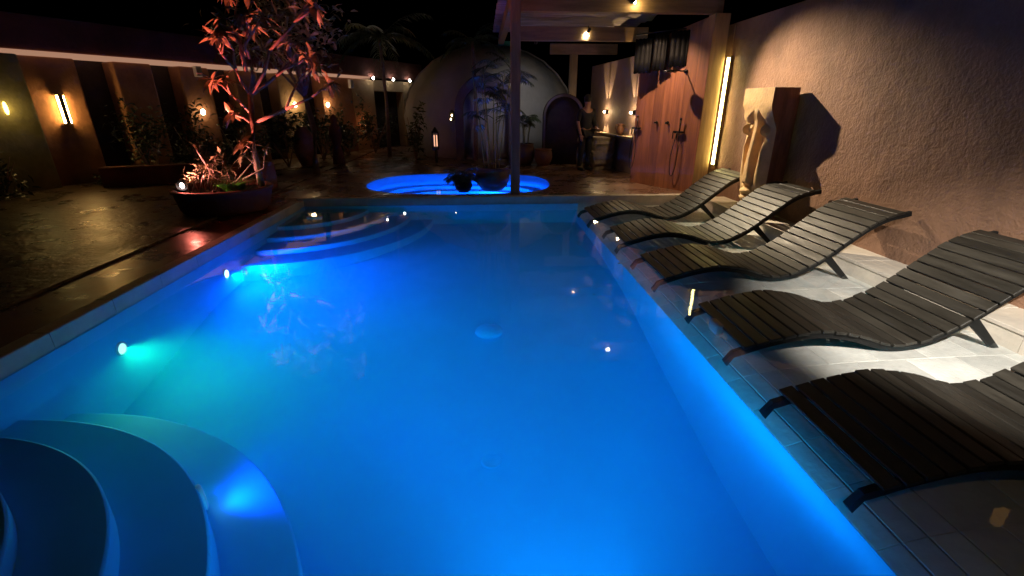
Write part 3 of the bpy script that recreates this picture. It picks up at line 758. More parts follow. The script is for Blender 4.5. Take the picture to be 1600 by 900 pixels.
for s, z, lab in ((3.3, 2.24, 'white box speaker high on the brown pier at the left'), (8.42, 2.14, 'white box speaker high on the wall beside the string lights')):
    t = thing('speaker', lab, 'speaker', wp(s, .05, z), math.atan2(D0.y, D0.x), 'white box speakers on the garden building')
    b = MB(); b.box(-.075, .075, -.06, .05, 0, .26); b.build('cabinet', M['white'], t, bevel=.012)
    b = MB(); b.box(-.06, .06, .052, .085, .08, .16); b.build('bracket', M['lamp_body'], t)
    b = MB(); b.box(-.062, .062, -.068, -.061, .02, .24); b.build('grille', mat('speaker grille', (.5, .48, .45), .8, bump=.004, bscale=80), t)
sl = thing('string_lights', 'short string of three round white bulbs under the roof edge above the doorway', 'string lights', wp(9.3, .2, 2.55))
b = MB(); pts = [wp(9.2 + .1*i, .2, 2.53 - .03*math.sin(i/24*9.4)**2) - sl.location for i in range(25)]; b.tube(pts, .006, 5); b.build('cable', M['black'], sl, True)
for s in (9.4, 10.5, 11.5):
    p = wp(s, .2, 2.49); b = MB(); b.lathe([(0, -.045), (.035, -.03), (.04, 0), (.02, .035), (.012, .05)], 12, c=p-sl.location); bo = b.build('bulb', M['bulb_white'], sl, True)
    light('string_light', 'POINT', p + Vector((N0.x, N0.y, 0))*.12, 5.5, (1, .70, .36), size=.04, parent=bo)

# low red planter wall in front of the building
pw = thing('planter_wall', 'low dark red planter wall filled with shrubs in front of the garden building', 'planter')
b = MB(); b.prism([(-7.35, 9.7), (-5.6, 10.4), (-5.5, 10.2), (-7.3, 9.5)], .12, .50); b.build('wall', M['parapet'], pw, bevel=.02)
b = MB(); b.prism([(-7.4, 9.75), (-5.6, 10.42), (-6.0, 11.4), (-7.6, 10.6)], .12, .42); b.build('soil', M['soil'], pw)
# low far bench wall behind the plunge pool
b = MB(); b.box(-4.55, -3.95, 8.9, 9.4, .1, .62); o = b.build('planter_block', M['stucco_brown'], bevel=.06); tag(o, 'low rounded masonry block behind the plumeria pot', 'planter')

# ------------------------------------------------------------------ dome house
dh = thing('dome_house', 'pale plastered dome house with an arched porch behind the plunge pool', 'dome house', (.28, 17.0, .1))
pr = [(2.62, 0), (2.78, .6), (2.86, 1.2), (2.80, 1.6), (2.62, 2.0), (2.3, 2.42), (1.85, 2.8), (1.3, 3.08), (.7, 3.26), (0, 3.33)]
b = MB(); b.lathe(pr, 64); b.build('shell', M['dome'], dh, True)
def arch_poly(w_, h, n=18, y0=0):
    return [(-w_, y0)] + [(-w_*math.cos(math.pi*i/n), h-w_+w_*math.sin(math.pi*i/n)) for i in range(n+1)] + [(w_, y0)]
def arch_ring(wo, ho, wi, hi, y0, y1, n=18):
    po, pi_ = arch_poly(wo, ho, n), arch_poly(wi, hi, n); k = len(po); vs = []
    for y in (y0, y1):
        vs += [(x, y, z) for x, z in po] + [(x, y, z) for x, z in pi_]
    fs = []
    for i in range(k-1):
        fs += [(i, i+1, k+i+1, k+i), (2*k+i, 3*k+i, 3*k+i+1, 2*k+i+1), (i, 2*k+i, 2*k+i+1, i+1), (k+i, k+i+1, 3*k+i+1, 3*k+i)]
    return vs, fs
b = MB(); vs, fs = arch_ring(.86, 2.28, .64, 2.02, -3.1, -2.2); b.add([(x-.16, y, z) for x, y, z in vs], fs); b.build('porch_arch', M['porch'], dh)
b = MB(); po = arch_poly(.63, 2.0); n = len(po)
b.add([(x-.16, -2.55, z) for x, z in po] + [(x-.16, -2.48, z) for x, z in po], [tuple(range(n)), tuple(range(n, 2*n))[::-1]] + [(i, (i+1) % n, n+(i+1) % n, n+i) for i in range(n)])
dd = b.build('door', M['domein'], dh)
b = MB(); b.lathe([(.26, 0), (.26, .03), (.20, .035), (.20, .0)], 28, X=Matrix.Translation((-.24, -2.56, 1.25)) @ Matrix.Rotation(R(90), 4, 'X')); b.build('round_window_frame', M['terracotta'], dd, True)
b = MB(); b.lathe([(.2, .0), (0, .004)], 28, X=Matrix.Translation((-.24, -2.565, 1.25)) @ Matrix.Rotation(R(90), 4, 'X')); b.build('round_window', M['black'], dd)
b = MB(); b.box(.12, .55, -2.75, -2.70, 1.62, 2.02); b.build('ochre_panel', M['ochre'], dh, bevel=.01)
# side shell ribs
for a0 in (196, 340):
    pts = []
    for r_, z_ in pr: pts.append((math.cos(R(a0))*(r_+.005), math.sin(R(a0))*(r_+.005), z_))
    b = MB(); b.tube(pts, .035, 8); b.build('rib', M['dome'], dh, True)
b = MB(); b.box(.30, .72, -.5, -.3, 3.26, 3.40); b.build('teal_lit_edge', M['teal_lit'], dh, bevel=.01)  # stands for a lit piece of roof, teal light put into the paint

t = thing('wall_lantern', 'dim wall lantern beside the arched porch of the dome', 'lantern', (-.82, 13.86, 1.35))
b = MB(); b.lathe([(.06, -.14), (.075, -.12), (.075, .08), (.02, .14), (0, .15)], 8); b.build('housing', M['lamp_body'], t)
b = MB(); b.lathe([(0, -.03), (.02, 0), (0, .03)], 8, c=(0, -.08, .0)); b.lathe([(0, -.03), (.02, 0), (0, .03)], 8, c=(-.03, -.07, -.1)); b.build('glow', M['bulb'], t)
t = thing('floor_lantern', 'small glowing black lantern standing on the terrace left of the dome porch', 'lantern', (-1.28, 13.5, .11))
b = MB(); b.box(-.09, .09, -.09, .09, .36, .40); b.box(-.09, .09, -.09, .09, .80, .84); b.lathe([(.085, .84), (.05, .9), (.01, .95)], 8)
for sx in (-1, 1):
    for sy in (-1, 1): b.box(sx*.08-.01, sx*.08+.01, sy*.08-.01, sy*.08+.01, .40, .80)
b.build('frame', M['black'], t)
b = MB(); b.tube([(0, 0, 0), (0, 0, .36)], .04, 8); b.build('stand', M['black'], t)
for dx in (-.03, .035):
    b = MB(); b.tube([(dx, 0, .44), (dx, 0, .74)], .016, 8); b.build('candle', emis('candle', (1, .5, .3), 1.3), t)

# ------------------------------------------------------------------ terrace back: sconce wall, basin, figure, arch
SA = Vector((3.50, 10.1)); SB = Vector((3.12, 14.2)); sdv = (SB-SA).normalized(); sn = Vector((-sdv.y, sdv.x))
SX = Matrix(((sdv.x, sn.x, 0, SA.x), (sdv.y, sn.y, 0, SA.y), (0, 0, 1, 0), (0, 0, 0, 1)))
b = MB(); b.box(0, (SB-SA).length, -.12, 0, .1, 2.62, SX); o = b.build('basin_wall', mat('basin wall', (.30, .22, .19), .7, var=.15, scale=2, bump=.006), bevel=.01)
tag(o, 'dim plastered wall with two bright sconces behind the stone basin', 'wall')
b = MB(); b.box(.2, 2.9, .003, .22, .90, .945, SX); o = b.build('wall_shelf', M['stone']); tag(o, 'thin stone shelf under the two sconces', 'shelf')
for s, lab in ((.85, 'bright up-and-down sconce nearer the timber shower wall'), (2.62, 'bright up-and-down sconce farther along the basin wall, left one')):
    p = SX @ Vector((s, .03, 1.45))
    t = thing('sconce', lab, 'sconce', p, math.atan2(sdv.y, sdv.x), 'sconces on the basin wall')
    b = MB(); b.box(-.05, .05, -.027, .035, -.04, .04); b.build('housing', M['black'], t)
    b = MB(); b.lathe([(0, -.03), (.03, -.015), (.03, .015), (0, .03)], 12, c=(0, .05, 0)); b.build('lens', M['bulb'], t, True)
    for dz in (1, -1):
        for a in (-1, 1):
            q = SX @ Vector((s, .125, 1.45+dz*.03)); tg = SX @ Vector((s + a*.20, -.02, 1.45+dz*.8))
            light('sconce_light', 'SPOT', q, 90, (1, .66, .32), tg, .01, 26, .35, t)
    light('sconce_light', 'POINT', SX @ Vector((s, .14, 1.45)), 9, (1, .66, .32), size=.03, parent=t)
t = thing('vase', 'small two-handled clay vase on the shelf between the sconces', 'vase', SX @ Vector((1.35, .11, .946)))
b = MB(); b.lathe([(.04, 0), (.085, .06), (.09, .12), (.055, .19), (.05, .22), (.08, .26), (.07, .26), (.04, .21)], 20); b.build('body', M['terracotta'], t, True)
for sx in (-1, 1):
    b = MB(); b.tube([(sx*.06, 0, .24), (sx*.11, 0, .22), (sx*.11, 0, .16), (sx*.08, 0, .12)], .010, 6); b.build('handle', M['terracotta'], t, True)
t = thing('stone_basin', 'rough hewn stone wash basin block with a light chipped face', 'wash basin', (2.98, 11.95, .1))
random.seed(3)
def rock(w_, d_, h, n=10, j=.03, taper=.8):
    b = MB(); vs = []; fs = []; m = 14
    for i in range(n+1):
        z = h*i/n; k = 1-(1-taper)*(1-i/n)
        for q in range(m):
            a = 2*math.pi*q/m; c, s = math.cos(a), math.sin(a); e = .35
            x = w_*k*math.copysign(abs(c)**e, c); y = d_*k*math.copysign(abs(s)**e, s)
            vs.append((x+random.uniform(-j, j), y+random.uniform(-j, j), z))
    for i in range(n):
        for q in range(m): fs.append((i*m+q, i*m+(q+1) % m, (i+1)*m+(q+1) % m, (i+1)*m+q))
    fs.append(tuple(n*m+q for q in range(m))); b.add(vs, fs); return b
rock(.30, .25, .78).build('block', M['stone'], t)
b = MB(); b.tube([(-.32, .0, .0), (-.32, 0, 1.05), (-.30, 0, 1.12), (-.2, 0, 1.12)], .012, 8); b.lathe([(0, -.03), (.03, 0), (0, .03)], 10, c=(-.30, 0, 1.30)); b.build('tap_pipe', M['chrome'], t, True)
t = thing('stone_boulder', 'lower pale boulder between the dark figure and the stone basin', 'boulder', (2.66, 12.25, .1)); rock(.2, .2, .74, taper=1.1).build('rock', M['stone'], t)

# dark arched niche
t = thing('arched_niche', 'dark arched niche with a thin pale rim, right of the dome', 'arch', (2.15, 12.9, .1), R(-8))
b = MB(); vs, fs = arch_ring(.52, 1.78, .47, 1.72, -.02, .1); b.add(vs, fs); b.build('rim', M['porch'], t)
b = MB(); po = arch_poly(.55, 1.80); n = len(po)
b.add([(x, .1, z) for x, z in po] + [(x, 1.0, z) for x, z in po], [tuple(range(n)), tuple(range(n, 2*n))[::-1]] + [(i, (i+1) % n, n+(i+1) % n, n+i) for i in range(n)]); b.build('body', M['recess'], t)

# figure in dark clothes
def skin_obj(name, pts, edges, radii, m, parent, root=0, sub=2):
    me = bpy.data.meshes.new(name); me.from_pydata(pts, edges, []); me.materials.append(m)
    o = bpy.data.objects.new(name, me); COL.objects.link(o); o.parent = parent
    md = o.modifiers.new('skin', 'SKIN'); 
    for i, v in enumerate(me.skin_vertices[0].data):
        r = radii[i]; v.radius = r if isinstance(r, tuple) else (r, r); v.use_root = (i == root)
    md.use_smooth_shade = True
    sb = o.modifiers.new('sub', 'SUBSURF'); sb.levels = sub; sb.render_levels = sub
    return o
me_test = bpy.data.meshes.new('tmp')
def ensure_skin(me):
    if not me.skin_vertices: pass
def person():
    t = thing('person', 'person in dark clothes standing by the stone basin under the pergola, forearm bent forward', 'person', (2.50, 11.7, .108), R(200))
    # local +y = facing direction
    body = [(0,0,.92),(0,0,1.06),(0,.01,1.22),(0,.01,1.38),(0,.02,1.45),(0,.035,1.52),(0,.05,1.60),
            (-.17,.0,1.38),(-.22,.0,1.12),(-.18,.16,1.0),(-.17,.22,.99),
            (.17,.0,1.38),(.22,-.01,1.12),(.21,.10,.90),(.20,.13,.83),
            (-.09,0,.88),(-.10,.02,.48),(-.10,-.01,.08),(.09,0,.88),(.10,.0,.48),(.11,-.03,.08)]
    ed = [(0,1),(1,2),(2,3),(3,4),(4,5),(5,6),(3,7),(7,8),(8,9),(9,10),(3,11),(11,12),(12,13),(13,14),(0,15),(15,16),(16,17),(0,18),(18,19),(19,20)]
    rd = [(.15,.10),(.13,.09),(.15,.10),(.13,.09),.055,.075,.085,.055,.042,.034,.028,.055,.042,.034,.028,.08,.055,.04,.08,.055,.04]
    def mk_(name, pts, ed, rd, m):
        me = bpy.data.meshes.new(name); me.from_pydata([Vector(p) for p in pts], ed, []); me.materials.append(m)
        o = bpy.data.objects.new(name, me); COL.objects.link(o); o.parent = t
        md = o.modifiers.new('skin', 'SKIN')
        if not me.skin_vertices:
            bpy.context.view_layer.objects.active = o
            bpy.ops.mesh.customdata_skin_add()
        for i, v in enumerate(me.skin_vertices[0].data):
            r = rd[i]; v.radius = r if isinstance(r, tuple) else (r, r); v.use_root = (i == 0)
        md.use_smooth_shade = True
        sb = o.modifiers.new('sub', 'SUBSURF'); sb.levels = 2; sb.render_levels = 2
        return o
    mk_('body', body, ed, rd, M['skin'])
    sh_ = [0,1,2,3,7,8,9,11,12]; idx = {k: i for i, k in enumerate(sh_)}
    mk_('shirt', [body[k] for k in sh_], [(idx[a], idx[b_]) for a, b_ in ed if a in idx and b_ in idx], [tuple(q+.018 for q in (rd[k] if isinstance(rd[k], tuple) else (rd[k], rd[k]))) for k in sh_], M['cloth'])
    tr = [0,15,16,17,18,19,20]; idx = {k: i for i, k in enumerate(tr)}
    mk_('trousers', [body[k] for k in tr], [(idx[a], idx[b_]) for a, b_ in ed if a in idx and b_ in idx], [tuple(q+.02 for q in (rd[k] if isinstance(rd[k], tuple) else (rd[k], rd[k]))) for k in tr], M['cloth'])
    b = MB(); b.lathe([(0,-.10),(.07,-.07),(.095,0),(.085,.06),(.05,.10),(0,.115)], 16, c=(0,.02,1.635), sx=.9, sy=1.05); b.build('hair', M['hair'], t, True)
    b = MB(); b.add([(-.012,.125,1.57),(.012,.125,1.57),(0,.155,1.565),(0,.128,1.605)], [(0,1,2),(0,2,3),(1,3,2)]); b.build('nose', M['skin'], t, True)
    for s in (-1, 1):
        b = MB(); b.lathe([(0,-.006),(.009,0),(0,.006)], 8, c=(s*.03,.128,1.605)); b.build('eye', M['hair'], t, True)
        b = MB(); b.box(s*.105-.045, s*.105+.045, -.06, .19, 0, .07); b.build('shoe', M['cloth'], t, bevel=.02)
        hb = (-.17,.22,.99) if s < 0 else (.20,.13,.83); dirh = Vector((0,.9,-.1)) if s < 0 else Vector((0,.4,-.9))
        for k in range(4):
            o_ = Vector(hb)+Vector((-.03+.02*k, 0, 0)); L = (.062,.075,.07,.055)[k]
            b = MB(); b.tube([o_, o_+dirh*.05, o_+dirh*.09+Vector((0,0,-.01)), o_+dirh*(.05+L)+Vector((0,0,-.025))], [.011,.009,.008,.006], 6); b.build('finger', M['skin'], t, True)
        o_ = Vector(hb)+Vector((-s*.03, 0, 0)); b = MB(); b.tube([o_, o_+dirh*.03+Vector((-s*.03,0,0)), o_+dirh*.06+Vector((-s*.04,0,0))], [.013,.010,.008], 6); b.build('thumb', M['skin'], t, True)
person()
# pots on the terrace by the dome
def pot(prof_, m, name, lab, loc, cat='pot'):
    t = thing(name, lab, cat, loc); b = MB(); b.lathe(prof_, 36); b.build('pot', m, t, True); return t
POTP = lambda r, h: [(r*.62, 0), (r*.85, h*.2), (r, h*.5), (r*.97, h*.78), (r*.86, h*.92), (r*.92, h*.95), (r*.92, h), (r*.80, h), (r*.78, h*.88), (0, h*.86)]

def leaf_v(L, W, fold=.25, droop=.3, n=4):
    vs = []; fs = []
    for i in range(n+1):
        t = i/n; w_ = W*math.sin(math.pi*min(1, .08+.92*t)**.8)*.5 if i < n else .002
        z = -droop*L*t*t
        vs += [(L*t, -w_, z+fold*w_), (L*t, 0, z), (L*t, w_, z+fold*w_)]
    for i in range(n): a = 3*i; fs += [(a, a+3, a+4, a+1), (a+1, a+4, a+5, a+2)]
    return vs, fs
def rot_to(d, roll=0):
    d = d.normalized(); q = d.to_track_quat('X', 'Z'); return q.to_matrix().to_4x4() @ Matrix.Rotation(roll, 4, 'X')

def frond(L, rise, n=16, leaf=.22, droop=.9):
    """arching palm frond along +x"""
    b = MB(); pts = []
    for i in range(n+1):
        t = i/n; pts.append(Vector((L*t*(1-.15*t), 0, L*(rise*t-droop*t*t*.6))))
    b.tube(pts, [.007*(1-.8*i/n) + .001 for i in range(n+1)], 5)
    for i in range(2, n+1):
        d = (pts[i]-pts[i-1]).normalized(); t = i/n; l = leaf*(1.0-.55*abs(t-.45)/.55)
        for s in (-1, 1):
            v = (d*.55 + Vector((0, s*.8, -.05-.25*random.random()))).normalized()
            vs, fs = leaf_v(l*random.uniform(.85, 1.1), l*.13, .1, .35, 3)
            b.add(vs, fs, Matrix.Translation(pts[i]) @ rot_to(v, random.uniform(-.3, .3)))
    return b
def cane_palm(name, lab, loc, canes, h, r, m=None, nf=4, L=.75, potspec=None, leaf=.22):
    t = thing(name, lab, 'palm', loc)
    if potspec:
        pr_, pm = potspec; b = MB(); b.lathe(pr_, 40); b.build('pot', pm, t, True); z0 = pr_[-1][1]
        b = MB(); b.lathe([(pr_[-2][0]*.99, z0-.01), (0, z0)], 24); b.build('soil', M['soil'], t)
    else: z0 = 0
    for k in range(canes):
        a = random.uniform(0, 6.28); rr = r*math.sqrt(random.random()); hh = h*random.uniform(.6, 1.05)
        p0 = Vector((rr*math.cos(a), rr*math.sin(a), z0-.03)); lean = Vector((math.cos(a), math.sin(a), 0))*hh*random.uniform(.03, .15)
        pts = [p0, p0 + lean*.3+Vector((0, 0, hh*.4)), p0+lean+Vector((0, 0, hh))]
        b = MB(); b.tube(pts, [.014, .012, .008], 7); b.build('cane', M['cane'], t, True)
        for f in range(nf):
            az = random.uniform(0, 6.28); b = frond(L*random.uniform(.7, 1.1), random.uniform(.3, .9), leaf=leaf)
            base = pts[1].lerp(pts[2], random.uniform(.75, 1.0) if f < 3 else random.uniform(.1, .7))
            o = b.build('frond', m or M['palm'], t, True); o.location = base; o.rotation_euler = (0, 0, az)
    return t
random.seed(21)
cane_palm('potted_palm', 'tall cane palm in a big round brown pot beside the pergola post', (.18, 8.98, .112), 8, 1.75, .15, nf=4, L=.70, leaf=.19,
          potspec=(POTP(.33, .42), M['glaze']))
cane_palm('potted_palm', 'small spiky palm in a small dark pot in front of the plunge pool', (-.36, 8.72, .112), 6, .14, .06, nf=5, L=.34, leaf=.15,
          potspec=(POTP(.16, .22), M['blackmat']))
cane_palm('potted_palm', 'leafy potted plant behind the pergola post, against the lit dome', (1.12, 12.9, .112), 6, 1.0, .12, nf=3, L=.42, leaf=.18,
          potspec=(POTP(.28, .55), M['glaze']))
t = pot(POTP(.24, .42), M['terracotta'], 'plant_pot', 'empty terracotta pot standing between the dome and the arched niche', (1.62, 12.75, .112))

# ------------------------------------------------------------------ shrubs, trees
def bush(lab, loc, rx, ry, rz, n, m, size=.12, group='dark shrubs along the garden building', name='shrub'):
    t = thing(name, lab, 'shrub', loc, 0, group)
    b = MB()
    for k in range(7):
        a = random.uniform(0, 6.28); e = Vector((rx*.6*math.cos(a), ry*.6*math.sin(a), rz*random.uniform(1.0, 1.6)))
        b.tube([(0, 0, 0), e*.5+Vector((0, 0, .05)), e], [.018, .012, .006], 5)
    b.build('stem', M['bark'], t, True)
    b = MB(); cl = [(Vector((random.gauss(0, .45)*rx, random.gauss(0, .45)*ry, rz+random.gauss(0, .42)*rz))) for _ in range(14)]
    for k in range(n):
        c = random.choice(cl); p = c + Vector((random.gauss(0, .16)*rx, random.gauss(0, .16)*ry, random.gauss(0, .2)*rz)); p.z = max(.02, p.z)
        d = Vector((random.gauss(0, 1), random.gauss(0, 1), random.gauss(.3, .7)))
        vs, fs = leaf_v(size*random.uniform(.6, 1.2), size*.4, .3, .3, 2)
        b.add(vs, fs, Matrix.Translation(p) @ rot_to(d, random.uniform(-1, 1)))
    b.build('foliage', m, t, kind='stuff'); return t
random.seed(8)
for s, out, rx, rz, lab, sz in ((1.3, .9, .55, .75, 'dark shrub just right of the strip-lit pier', .12), (2.2, 1.1, .6, .6, 'low dark shrub in the middle of the red planter', .12),
        (3.1, 1.3, .6, .62, 'dark shrub below the left white speaker', .13), (4.2, 1.5, .7, .65, 'dark shrub behind the plumeria trunk', .14),
        (5.7, 1.2, .7, .62, 'dark shrub in front of the half hidden lamp', .15), (6.9, 1.0, .6, .62, 'dark shrub below the bright round lamp', .14), (8.3, .9, .75, .68, 'broad dark shrub left of the doorway', .14)):
    p = wp(s, out, .1); bush(lab, p, rx, rx*.8, rz*1.12, 700, M['leafdark'], sz)
bush('dark vine-like shrub leaning on the left side of the dome', (-1.95, 14.3, .1), .35, .35, .75, 300, M['leafdark'], .16, None)
bush('tiny plants and stones at the foot of the brown pier', wp(.7, .55, .12), .3, .25, .1, 160, M['leafdark'], .1, None)
bush('dark shrub in front of the olive pier at the left edge', wp(-1.0, .7, .12), .5, .35, .45, 260, M['leafdark'], .13, None)
# statue on the planter
t = thing('garden_figure', 'small pale stone garden figure among the shrubs, left of the doorway', 'statue', (-3.9, 13.3, .1))
b = MB(); b.lathe([(.16, 0), (.14, .3), (.1, .5), (.17, .75), (.16, .95), (.07, 1.05), (.09, 1.12), (.1, 1.2), (0, 1.3)], 14); b.build('figure', M['parapet'], t, True)
t = thing('clay_jar', 'rounded clay jar in the dark beside the garden figure', 'jar', (-4.6, 12.9, .1))
b = MB(); b.lathe([(.14, 0), (.26, .3), (.28, .55), (.2, .85), (.12, .95), (.14, 1.0)], 20); b.build('jar_body', M['terracotta'], t, True)

# plumeria in its pot
random.seed(14)
PT = Vector((-3.92, 7.35, .112))
pt = thing('plumeria_tree', 'plumeria tree lit pink from below, rising from a big round pot left of the pool', 'tree', PT)
b = MB(); b.lathe([(.55, 0), (.60, .05), (.64, .22), (.65, .30), (.68, .31), (.68, .35), (.61, .355), (.60, .28), (0, .28)], 48); b.build('pot', M['parapet'], pt, True)
b = MB(); b.lathe([(.60, .285), (.3, .31), (0, .315)], 24); b.build('soil', M['soil'], pt)
def wpt(x, y, z): return Vector((x, y, z)) - PT
branches = []   # (pts, r0, r1)
tips = []
def br(p, d, L, r, lvl):
    d = d.normalized(); mid = p + d*L*.5 + Vector((random.gauss(0, .03), random.gauss(0, .03), .03)); e = p + d*L + Vector((0, 0, L*.12))
    branches.append(([p, mid, e], [r, r*.85, r*.72]))
    if lvl == 0: tips.append((e, (e-mid).normalized())); return
    for k in range(random.choice((2, 2, 3))):
        a = random.uniform(0, 6.28); nd = (d + Vector((math.cos(a), math.sin(a), .25))*.75)
        br(e, nd, L*random.uniform(.65, .9), r*.68, lvl-1)
tk = [wpt(-3.42, 7.5, .40), wpt(-3.44, 7.5, .9), wpt(-3.38, 7.5, 1.35), wpt(-3.33, 7.5, 1.75)]
branches.append((tk, [.055, .048, .045, .040]))
br(tk[3], Vector((.15, .1, 1)), .42, .036, 2)
br(tk[3]+Vector((0,0,.3)), Vector((-.1, .3, 1)), .5, .03, 2)
br(tk[3], Vector((.8, .1, 1.1)), .62, .03, 2)
br(tk[3], Vector((.9, .3, .5)), .42, .030, 2)
br(tk[3], Vector((-.35, -.3, 1)), .30, .028, 2)
br(tk[2]+Vector((0, 0, .15)), Vector((-.7, -.3, .8)), .3, .02, 1)
br(tk[2], Vector((-.8, -.2, .35)), .28, .02, 0)
br(tk[2], Vector((1.2, .3, .35)), .5, .03, 2)
br(tk[1], Vector((-.5, -.3, .7)), .22, .016, 0)
br(tk[1]+Vector((0, 0, -.15)), Vector((-.45, -.35, .5)), .22, .014, 0)
b = MB()
for pts, rr in branches: b.tube(pts, rr, 8)
b.build('trunk', M['bark'], pt, True)
leafv = leaf_v(1, .30, .25, .28, 4)
lm = MB(); lm.add(*leafv); leaf_me = lm.mesh('leaf', M['leaf'], True)
lm = MB(); lm.add(*leafv); leaf_me2 = lm.mesh('leaf', M['leafpale'], True)
LEAVES = []
for p, d in tips:
    n = random.randint(8, 12); ax = d.cross(Vector((.3, .5, .1))).normalized()
    for k in range(n):
        q = Matrix.Rotation(6.283*k/n + random.uniform(-.2, .2), 3, d) @ ax
        v = (q + d*random.uniform(-.3, .5)).normalized(); L = random.uniform(.17, .27)
        LEAVES.append((p + d*random.uniform(-.04, .02), v, L, 0))
# low leafy sprays in the pot, near the pink spotlight
low = MB()
for k in range(22):
    a = random.uniform(-.4, 1) ; base = Vector((random.uniform(-.42, .15), random.uniform(-.30, .35), .31)); e = base + Vector((random.uniform(-.12, .22), random.uniform(-.02, .25), random.uniform(.15, .52)))
    low.tube([base, base.lerp(e, .5)+Vector((0, 0, .05)), e], [.008, .006, .004], 5)
    for j in range(9):
        u = .35+.65*j/8; d = Vector((random.gauss(-.2, 1), random.gauss(-.4, 1), random.gauss(.5, .5)))
        LEAVES.append((base.lerp(e, u)+Vector((0, 0, .03)), d, random.uniform(.08, .15), 1))
low.build('low_stems', M['bark'], pt, True)
for seq in ([(.0, .0, .31), (.25, -.05, .45), (.52, .0, .72), (.56, .0, .98)], [(.3, 0, .45), (.6, .1, .6), (.68, .1, .9)], [(-.1, .1, .31), (-.25, .1, .7), (-.35, .1, .95)]):
    b = MB(); b.tube(seq, [.014, .011, .008, .006][:len(seq)], 6); b.build('side_stem', M['bark'], pt, True)
    for k in range(9): LEAVES.append((Vector(seq[-1]), Vector((random.gauss(0, 1), random.gauss(0, 1), random.gauss(.2, .5))), random.uniform(.08, .13), 1))
LEAVES.sort(key=lambda q: -q[2])
rest = MB()
for i, (p, d, L, k) in enumerate(LEAVES):
    X = Matrix.Translation(p) @ rot_to(d, random.uniform(-.5, .5)) @ Matrix.Scale(L, 4)
    if i < 290:
        o = bpy.data.objects.new('leaf', leaf_me2 if k else leaf_me); COL.objects.link(o); o.parent = pt; o.matrix_local = X
    else: rest.add(*leafv, X)
if rest.v: rest.build('foliage', M['leaf'], pt, kind='stuff')
# grass tuft
t = thing('grass_tuft', 'bright green grass tuft in the right side of the plumeria pot', 'grass tuft', PT + Vector((.30, -.26, .30)))
b = MB()
for k in range(190):
    a = random.uniform(0, 6.28); d = Vector((math.cos(a)*.7, math.sin(a)*.7, 1)); vs, fs = leaf_v(random.uniform(.2, .36), .014, .1, .5, 4)
    b.add(vs, fs, Matrix.Translation((random.gauss(0, .05), random.gauss(0, .05), 0)) @ rot_to(d))
b.build('blades', M['grass'], t, kind='stuff')
# pink spotlight
sp = Vector((-4.36, 7.10, .52))
t = thing('garden_spotlight', 'round garden spotlight with a pink-white lens at the left of the plumeria pot', 'spotlight', sp)
d = Vector((.75, .25, 1.1)).normalized(); Xs = Vector((.55, -.72, .5)).to_track_quat('Z', 'Y').to_matrix().to_4x4()
b = MB(); b.lathe([(.03, -.12), (.07, -.10), (.085, 0), (.08, .01), (.072, -.01)], 20, X=Xs); b.build('housing', M['black'], t, True)
b = MB(); b.lathe([(.045, -.004), (.025, .008), (0, .010)], 20, X=Xs, sx=.6); b.build('lens', M['lens_pink'], t, True)
b = MB(); b.tube([(0, 0, -.05), (.02, 0, -.38)], .01, 6); b.build('spike', M['black'], t, True)
light('garden_spot_light', 'SPOT', sp + Vector((.03, -.12, .12)), 850, (1, .15, .09), Vector((-3.42, 7.5, 2.0)), .04, 72, .8, t)
light('garden_spot_light', 'SPOT', sp + Vector((.06, -.12, .06)), 30, (1, .20, .14), sp + Vector((.86, -.5, -.36)), .04, 90, .9, t)
light('garden_spot_light', 'SPOT', sp + Vector((.04, -.10, .12)), 260, (1, .34, .30), (-3.95, 7.45, .85), .04, 85, .8, t)
gs = thing('grass_spotlight', 'tiny spotlight hidden in the green grass tuft', 'spotlight', PT + Vector((.10, -.44, .33)))
b = MB(); b.lathe([(.02, 0), (.025, .03), (.01, .035)], 10); b.build('housing', M['black'], gs, True)
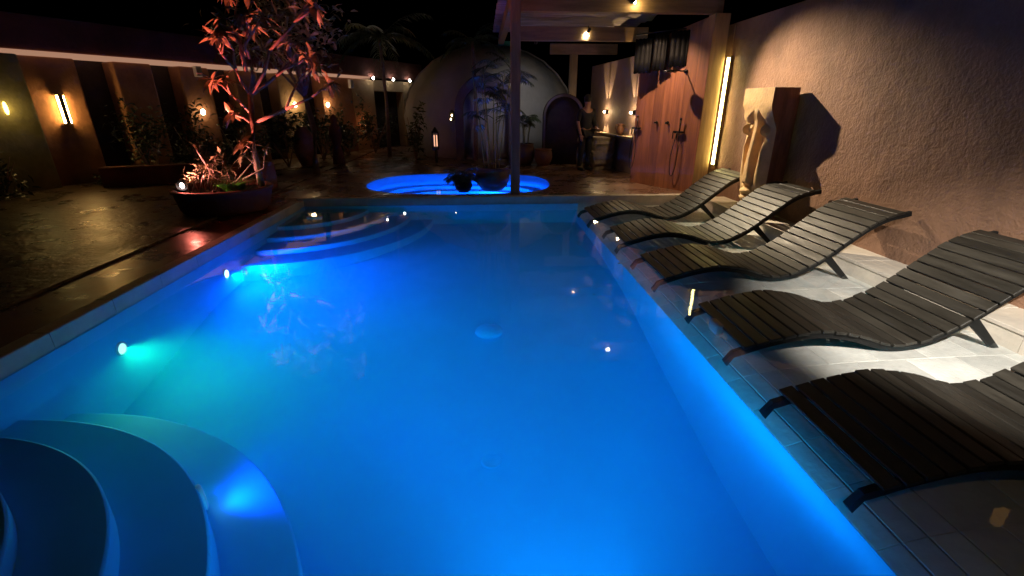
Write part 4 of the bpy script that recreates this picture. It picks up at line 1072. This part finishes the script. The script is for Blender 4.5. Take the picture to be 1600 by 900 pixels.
light('grass_spot_light', 'SPOT', PT + Vector((.10, -.42, .44)), 7, (.8, 1, .3), PT + Vector((.34, -.22, .42)), .02, 90, .8, gs)

# background palms and dark crowns against the sky
random.seed(30)
def big_palm(lab, loc, h, L, nf, m):
    t = thing('palm_tree', lab, 'palm tree', loc, 0)
    b = MB(); b.tube([(0, 0, 0), (.05, 0, h*.5), (.0, .05, h)], [.07, .05, .045], 9); b.build('trunk', M['bark'], t, True)
    for k in range(nf):
        o = frond(L*random.uniform(.8, 1.1), random.uniform(.1, .9), 20, L*.22, 1.0).build('frond', m, t, True)
        o.location = (0, .05, h); o.rotation_euler = (0, 0, 6.283*k/nf + random.uniform(-.2, .2))
big_palm('slender palm tree left of the dome, above the doorway', (-2.9, 15.3, .1), 3.3, 1.7, 15, M['palm'])
big_palm('taller palm tree behind the potted palm, over the dome', (-.2, 14.0, .1), 3.1, 1.1, 12, M['palm'])
def dark_tree(lab, loc, h, r, n, m):
    t = thing('garden_tree', lab, 'tree', loc, 0)
    b = MB(); b.tube([(0, 0, 0), (.1, 0, h*.35), (0, 0, h*.6)], [.09, .07, .05], 8); cl = []
    for k in range(12):
        a = random.uniform(0, 6.28); e = Vector((r*math.cos(a)*random.uniform(.3, 1), r*math.sin(a)*random.uniform(.3, 1), h+random.uniform(-.35, .4)*r)); cl.append(e)
        b.tube([(0, 0, h*.58), e*.5+Vector((0, 0, h*.33)), e], [.035, .02, .008], 6)
    b.build('trunk', M['bark'], t, True)
    b = MB()
    for k in range(n):
        c = random.choice(cl); p = c + Vector((random.gauss(0, .2)*r, random.gauss(0, .2)*r, random.gauss(0, .16)*r))
        vs, fs = leaf_v(random.uniform(.12, .24), .07, .3, .3, 2); b.add(vs, fs, Matrix.Translation(p) @ rot_to(Vector((random.gauss(0, 1), random.gauss(0, 1), random.gauss(0, .6))), random.uniform(-1, 1)))
    b.build('crown', m, t, kind='stuff')
dark_tree('dark broad-leaved tree with branches between the plumeria and the dome', (-3.9, 11.4, .1), 2.9, 1.3, 1100, M['leaf'])
print('objects', len(bpy.data.objects))
